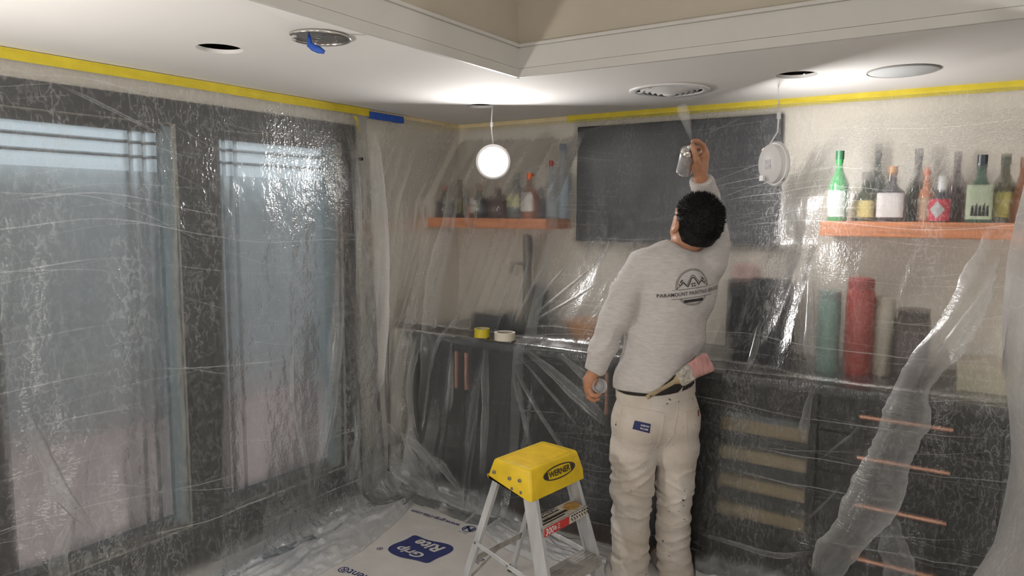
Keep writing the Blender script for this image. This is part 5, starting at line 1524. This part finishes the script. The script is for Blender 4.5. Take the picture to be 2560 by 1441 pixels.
def seam(pts, name, parent, bvh, w=.003, mat=None, off=.0016):
    mb = MB(); vs = []
    pts = np.array(pts, float); d = np.r_[0, np.cumsum(np.linalg.norm(np.diff(pts, axis=0), axis=1))]; m = max(6, int(d[-1] / 5))
    X = np.interp(np.linspace(0, d[-1], m), d, pts[:, 0]); Y = np.interp(np.linspace(0, d[-1], m), d, pts[:, 1]); out = []
    for a_, b_ in zip(X, Y):
        r = wray(a_, b_); r /= np.linalg.norm(r); h = bvh.ray_cast(Vector(CAM), Vector(r))
        if h[0] is not None: out.append(np.array(h[0]) - r * off * .3)
    if len(out) < 3: return None
    return obj(name, MB().tube(out, w * .5, 6), mat or MAT['trousers'], parent, smooth=True)
seam([(1697, 985), (1692, 1040), (1683, 1090), (1660, 1118), (1640, 1130)], 'seam', tr_o, bvh_tr, .004)
seam([(1556, 1014), (1548, 1060), (1552, 1110), (1600, 1128), (1636, 1125), (1650, 1100), (1662, 1040)], 'pocket_seam', tr_o, bvh_tr, .0035)
seam([(1556, 1014), (1605, 1022), (1662, 1034)], 'pocket_seam', tr_o, bvh_tr, .0035)
seam([(1716, 1030), (1716, 1090), (1722, 1128), (1742, 1132)], 'pocket_seam', tr_o, bvh_tr, .0035)
seam([(1716, 1030), (1735, 1026), (1746, 1014)], 'pocket_seam', tr_o, bvh_tr, .0035)
def patch(quad_px, bvh, off, mat, name, parent, n=8):
    q = np.array(quad_px, float); P = np.zeros((n, n, 3))
    for i in range(n):
        for j in range(n):
            a_, b_ = i / (n - 1), j / (n - 1)
            p = (q[0] * (1 - a_) + q[1] * a_) * (1 - b_) + (q[3] * (1 - a_) + q[2] * a_) * b_
            r = wray(*p); r /= np.linalg.norm(r); h = bvh.ray_cast(Vector(CAM), Vector(r))
            P[i, j] = np.array(h[0]) - r * off if h[0] is not None else np.nan
    if np.isnan(P).any():
        ok = ~np.isnan(P[..., 0]); P[~ok] = P[ok].mean(0)
    o = obj(name, MB().grid(P), mat, parent); return o, P
pa, PP = patch([(1587, 1052), (1627, 1061), (1624, 1084), (1581, 1073)], bvh_tr, .0028, MAT['navy'], 'pocket_label', tr_o)
pa['label'] = 'navy pocket label'
ex = PP[-1, 0] - PP[0, 0]; wd_l = np.linalg.norm(ex); ex /= wd_l; ey = PP[0, 0] - PP[0, -1]; ht_l = np.linalg.norm(ey); ey /= ht_l
pc = PP.reshape(-1, 3).mean(0); pn = np.cross(ex, ey); pn = pn if pn @ (CAM - pc) > 0 else -pn
mb = MB()
for s_, yy_ in (('SHERWIN', .17), ('WILLIAMS', -.19)):
    v, f = text2d(s_, width=wd_l * .52, height=ht_l * .22, offset=.02); flat(mb, v, f, pc + ex * wd_l * .16 + ey * ht_l * yy_ + pn * .0030, ex, ey)
obj('lettering', mb, MAT['whiteink'], pa)
patch([(1744, 1027), (1748, 1024), (1748, 1040), (1745, 1042)], bvh_tr, .003, pm('brown_tab', (.25, .07, .04), .7), 'side_tab', tr_o, 4)[0]['label'] = 'small brown side tab'
mb = MB(); r0_ = wray(1703, 950); 
for lx, (t0, t1) in ((1702, ((1704, 957), (1697, 987))), (1744, ((1742, 945), (1746, 975)))):
    rows = []
    for k in range(6):
        p = np.array(t0) * (1 - k / 5) + np.array(t1) * k / 5
        r = wray(*p); r /= np.linalg.norm(r); h = bvh_tr.ray_cast(Vector(CAM), Vector(r))
        b0 = np.array(h[0]) if h[0] is not None else None
        rows.append(b0)
    rows = [q for q in rows if q is not None]
    if len(rows) >= 2:
        P = np.zeros((len(rows), 2, 3))
        for i, q in enumerate(rows):
            P[i, 0] = q - RH * .0065 - FH * .011; P[i, 1] = q + RH * .0065 - FH * .011
        o = obj('belt_loop', MB().grid(P), MAT['trousers'], tr_o); o.modifiers.new('t', 'SOLIDIFY').thickness = .003
# shirt print
r = wray(1733, 718.5); r /= np.linalg.norm(r)
h = bvh_sh.ray_cast(Vector(CAM), Vector(r)); lc = np.array(h[0])
tilt = math.radians(6)
e1 = RB * math.cos(tilt) + ZU * math.sin(tilt); e2 = -RB * math.sin(tilt) + ZU * math.cos(tilt)
RL = .0735
mb = MB()
def put(v, f): flat(mb, v, f, lc, e1, e2, .0036, bvh_sh, FB)
def arc(r_, a0, a1, n=30): return [(r_ * math.cos(math.radians(a0 + (a1 - a0) * k / n)), r_ * math.sin(math.radians(a0 + (a1 - a0) * k / n))) for k in range(n + 1)]
lw = .0016
for r_ in (RL, RL * .935):
    put(*stroke(arc(r_, -2, 182), lw)); put(*stroke(arc(r_, 214, 326, 24), lw))
def dens(p, n=10):
    out = []
    for a_, b_ in zip(p[:-1], p[1:]):
        for k in range(n): out.append(tuple(np.array(a_) * (1 - k / n) + np.array(b_) * k / n))
    return out + [p[-1]]
y1, y2 = -.004, -.041
for ln in ([(-.09, y1), (-.078, y1)], [(-.066, y1), (.066, y1)], [(.078, y1), (.09, y1)], [(-.09, y2), (-.062, y2)], [(-.058, y2), (.058, y2)], [(.062, y2), (.09, y2)]): put(*stroke(dens(ln), lw))
put(*stroke(dens([(-.072, -.002), (-.052, .016)], 4), .0022)); put(*stroke(dens([(.072, -.002), (.052, .016)], 4), .0022))
put(*stroke(dens([(-.052, .014), (-.042, .025), (-.024, .004), (-.004, .037), (.002, .041), (.008, .037), (.024, .008), (.040, .026), (.052, .014)], 5), .0042))
put(*stroke(dens([(-.026, .012), (-.005, .046), (.002, .050), (.010, .045), (.026, .018)], 5), .0022))
put(*stroke(dens([(-.054, .024), (-.043, .035)], 3), .005)); put(*stroke(dens([(.042, .036), (.054, .025)], 3), .005))
put(*stroke(dens([(-.061, .020), (-.054, .010)], 3), .003)); put(*stroke(dens([(.061, .020), (.054, .010)], 3), .003))
for a_ in (-.004, .006):
    for b_ in (.006, .015): put(*stroke([(a_ - .003, b_), (a_ + .003, b_)], .006))
put(*stroke(dens([(-.043, -.054), (.043, -.054)], 10), .0115))
wv, wf = text2d('PARAMOUNT PAINTING SERVICES', width=.285, height=.0150, offset=.006, spacing=1.05)
put(wv + np.array([.004, -.0225]), wf)
obj('back_print', mb, MAT['ink'], sh_o)['label'] = 'round black logo print with house and lettering'
# collar rib
obj('collar', MB().tube([neck0 + neck_ax * -.004 + (np.cross(neck_ax, RB) / np.linalg.norm(np.cross(neck_ax, RB)) * math.cos(th) + RB * math.sin(th)) * .068 for th in np.linspace(0, 2 * math.pi, 40)], .007, 8), MAT['shirt'], sh_o, smooth=True)
# shoes
for an in (ankL, ankR):
    base = np.array([an[0], an[1], 0.0])
    f_s = lambda P, b=base: smax(smin(ell(b + FB * .07 + ZU * .035, (.045, .115, .050), BODY_AX)(P), ell(b - FB * .0 + ZU * .05, (.042, .055, .06), BODY_AX)(P), .03), .008 - P[:, 2], .004)
    Vs, Fs = sdf_mesh(f_s, base + (-.22, -.22, -.01), base + (.22, .22, .14), .007, 1)
    raw_obj('shoe', Vs, Fs, pm('worn_shoe', (.30, .27, .24), .7, var=.3, scale=25), person, smooth=True)

# ------------------------------------------------------------------ what he holds and carries
ct, cb = A(1721, 378, .012), A(1710, 428, .112)
cax = (ct - cb); cl = np.linalg.norm(cax); cax /= cl
can = thing('spray_can', cb, 'silver spray can held up in the right hand of the painter', 'spray can')
rc_ = .0315
MAT['canbody'] = pm('can_print', (.55, .55, .56), .35, metal=.55, var=.12, scale=60)
obj('body', MB().lathe([(0, .0), (rc_ * .9, 0), (rc_, .005), (rc_, cl * .93), (rc_ * .97, cl * .96)], cb, cax, n=36), MAT['canbody'], can, auto=40)
obj('base_rim', MB().lathe([(rc_ * .95, -.001), (rc_ * 1.04, .0), (rc_ * 1.04, .004), (rc_, .005)], cb, cax, n=36, close=False), MAT['chrome'], can, smooth=True)
obj('dome', MB().lathe([(rc_ * 1.04, cl * .95), (rc_ * 1.04, cl * .97), (rc_ * .92, cl * .975), (rc_ * .72, cl * 1.06), (rc_ * .5, cl * 1.10), (rc_ * .5, cl * 1.125), (0, cl * 1.125)], cb, cax, n=36), MAT['chrome'], can, auto=35)
obj('nozzle', MB().lathe([(.006, cl * 1.12), (.008, cl * 1.14), (.008, cl * 1.20), (.005, cl * 1.23), (0, cl * 1.23)], cb, cax, n=16), MAT['white'], can, auto=40)
tw = np.cross(cax, FH); tw /= np.linalg.norm(tw); fr_ = np.cross(tw, cax); fr_ = fr_ if fr_ @ FH < 0 else -fr_
mb = MB()
for th0, th1, z0, z1 in ((-.9, -.86, .1, .85), (-.3, .5, .12, .14), (-.3, .5, .62, .64)):
    n = 8; vs = []
    for zz in (z0, z1):
        for k in range(n + 1):
            th = th0 + (th1 - th0) * k / n; vs.append(cb + cax * cl * zz + (fr_ * math.cos(th) + tw * math.sin(th)) * (rc_ + .0005))
    mb.add(vs, [(k, k + 1, n + 2 + k, n + 1 + k) for k in range(n)])
obj('label_print', mb, MAT['whiteink'], can)
# mist
noz = cb + cax * cl * 1.23
tipm = A(1704, 262, -.02)
mm, N, L = newmat('spray_mist'); N.remove(N['Principled BSDF'])
vsn = N.new('ShaderNodeVolumeScatter'); vsn.inputs['Color'].default_value = (1, 1, 1, 1); vsn.inputs['Density'].default_value = 9.0
L.new(vsn.outputs[0], N['Material Output'].inputs['Volume'])
start = A(1729, 353, -.012)
mist = MB().tube([start + (tipm - start) * k for k in (0, .2, .45, .7, .9, 1.0)], [.0035, .0095, .016, .022, .024, .016], 16)
o = obj('spray_mist', mist, mm); tag(o, 'thin white spray mist rising from the spray can to the vent', 'mist'); o['kind'] = 'stuff'
# plastic cap in the left hand
cc_ = A(1498, 966, -.035); cn = -FH * .93 + RH * .25 + ZU * .25; cn /= np.linalg.norm(cn)
MAT['capm'] = pm('milky_plastic', (.80, .80, .82), .3, var=.03, trans=.35)
cp = thing('plastic_cap', cc_, 'milky round cup-shaped spray-can cap in the lowered left hand', 'cap')
obj('cup', MB().lathe([(0, -.020), (.026, -.020), (.0285, -.017), (.0305, .012), (.0290, .012), (.0270, -.015), (0, -.017)], cc_, cn, n=40), MAT['capm'], cp, auto=40)
obj('inner_ring', MB().lathe([(.0165, -.0165), (.0165, -.006), (.0180, -.006), (.0180, -.0165)], cc_, cn, n=32, close=False), MAT['capm'], cp, auto=40)
# paint brush stuck in the belt
b0, b1, b2, b3 = A(1616, 995, -.165), A(1690, 953, -.150), A(1735, 925, -.140), A(1772, 906, -.130)
br = thing('paint_brush', b0, 'worn paint brush with pink bristles tucked behind the belt of the painter', 'paint brush')
bd = (b3 - b0) / np.linalg.norm(b3 - b0); wdv = np.cross(bd, FH); wdv /= np.linalg.norm(wdv); tv2 = np.cross(wdv, bd)
def loft(stations, mat, name, p=3.0, n=24, rough=0.0):
    mb = MB(); m = len(stations)
    for c, hw, ht in stations:
        for k in range(n):
            th = 2 * math.pi * k / n; c_, s_ = math.cos(th), math.sin(th); q = (abs(c_) ** p + abs(s_) ** p) ** (-1 / p)
            mb.v.append(tuple(c + wdv * c_ * q * hw + tv2 * s_ * q * ht + rng.normal(0, rough, 3)))
    for i in range(m - 1):
        for k in range(n): mb.f.append((i * n + k, i * n + (k + 1) % n, (i + 1) * n + (k + 1) % n, (i + 1) * n + k))
    mb.f.append(tuple(reversed(range(n)))); mb.f.append(tuple((m - 1) * n + k for k in range(n)))
    return obj(name, mb, mat, br, auto=50)
loft([(b0, .006, .006), (b0 + bd * .006, .010, .008), (b0 + bd * .05, .008, .007), (b1 + bd * -.01, .009, .008), (b1 + bd * .018, .024, .010)], pm('brush_handle', (.42, .33, .20), .5, var=.3, scale=30), 'handle', 2.3)
obj('hole', MB().lathe([(0, .0005), (.003, .0004), (.003, 0)], b0 + bd * .018 - FH * .0085, -FH, n=10), MAT['black'], br)
loft([(b1 + bd * .012, .026, .010), (b1 + bd * .02, .032, .013), (b1 + bd * .045, .034, .0135), (b2 + bd * -.012, .035, .0135)], pm('crusted_ferrule', (.50, .47, .41), .6, metal=.3, var=.45, scale=60, bump=.8, bscale=120), 'ferrule', 4, rough=.0012)
loft([(b2 + bd * -.016, .034, .013), (b2 + bd * .008, .036, .013), (b2 + bd * .035, .040, .011), (b3 + bd * .0, .042, .009), (b3 + bd * .008, .036, .006)], pm('pink_bristles', (.62, .33, .31), .8, var=.22, scale=22, bump=.6, bscale=150, stretch=(3, 3, 1)), 'bristles', 3, rough=.0008)
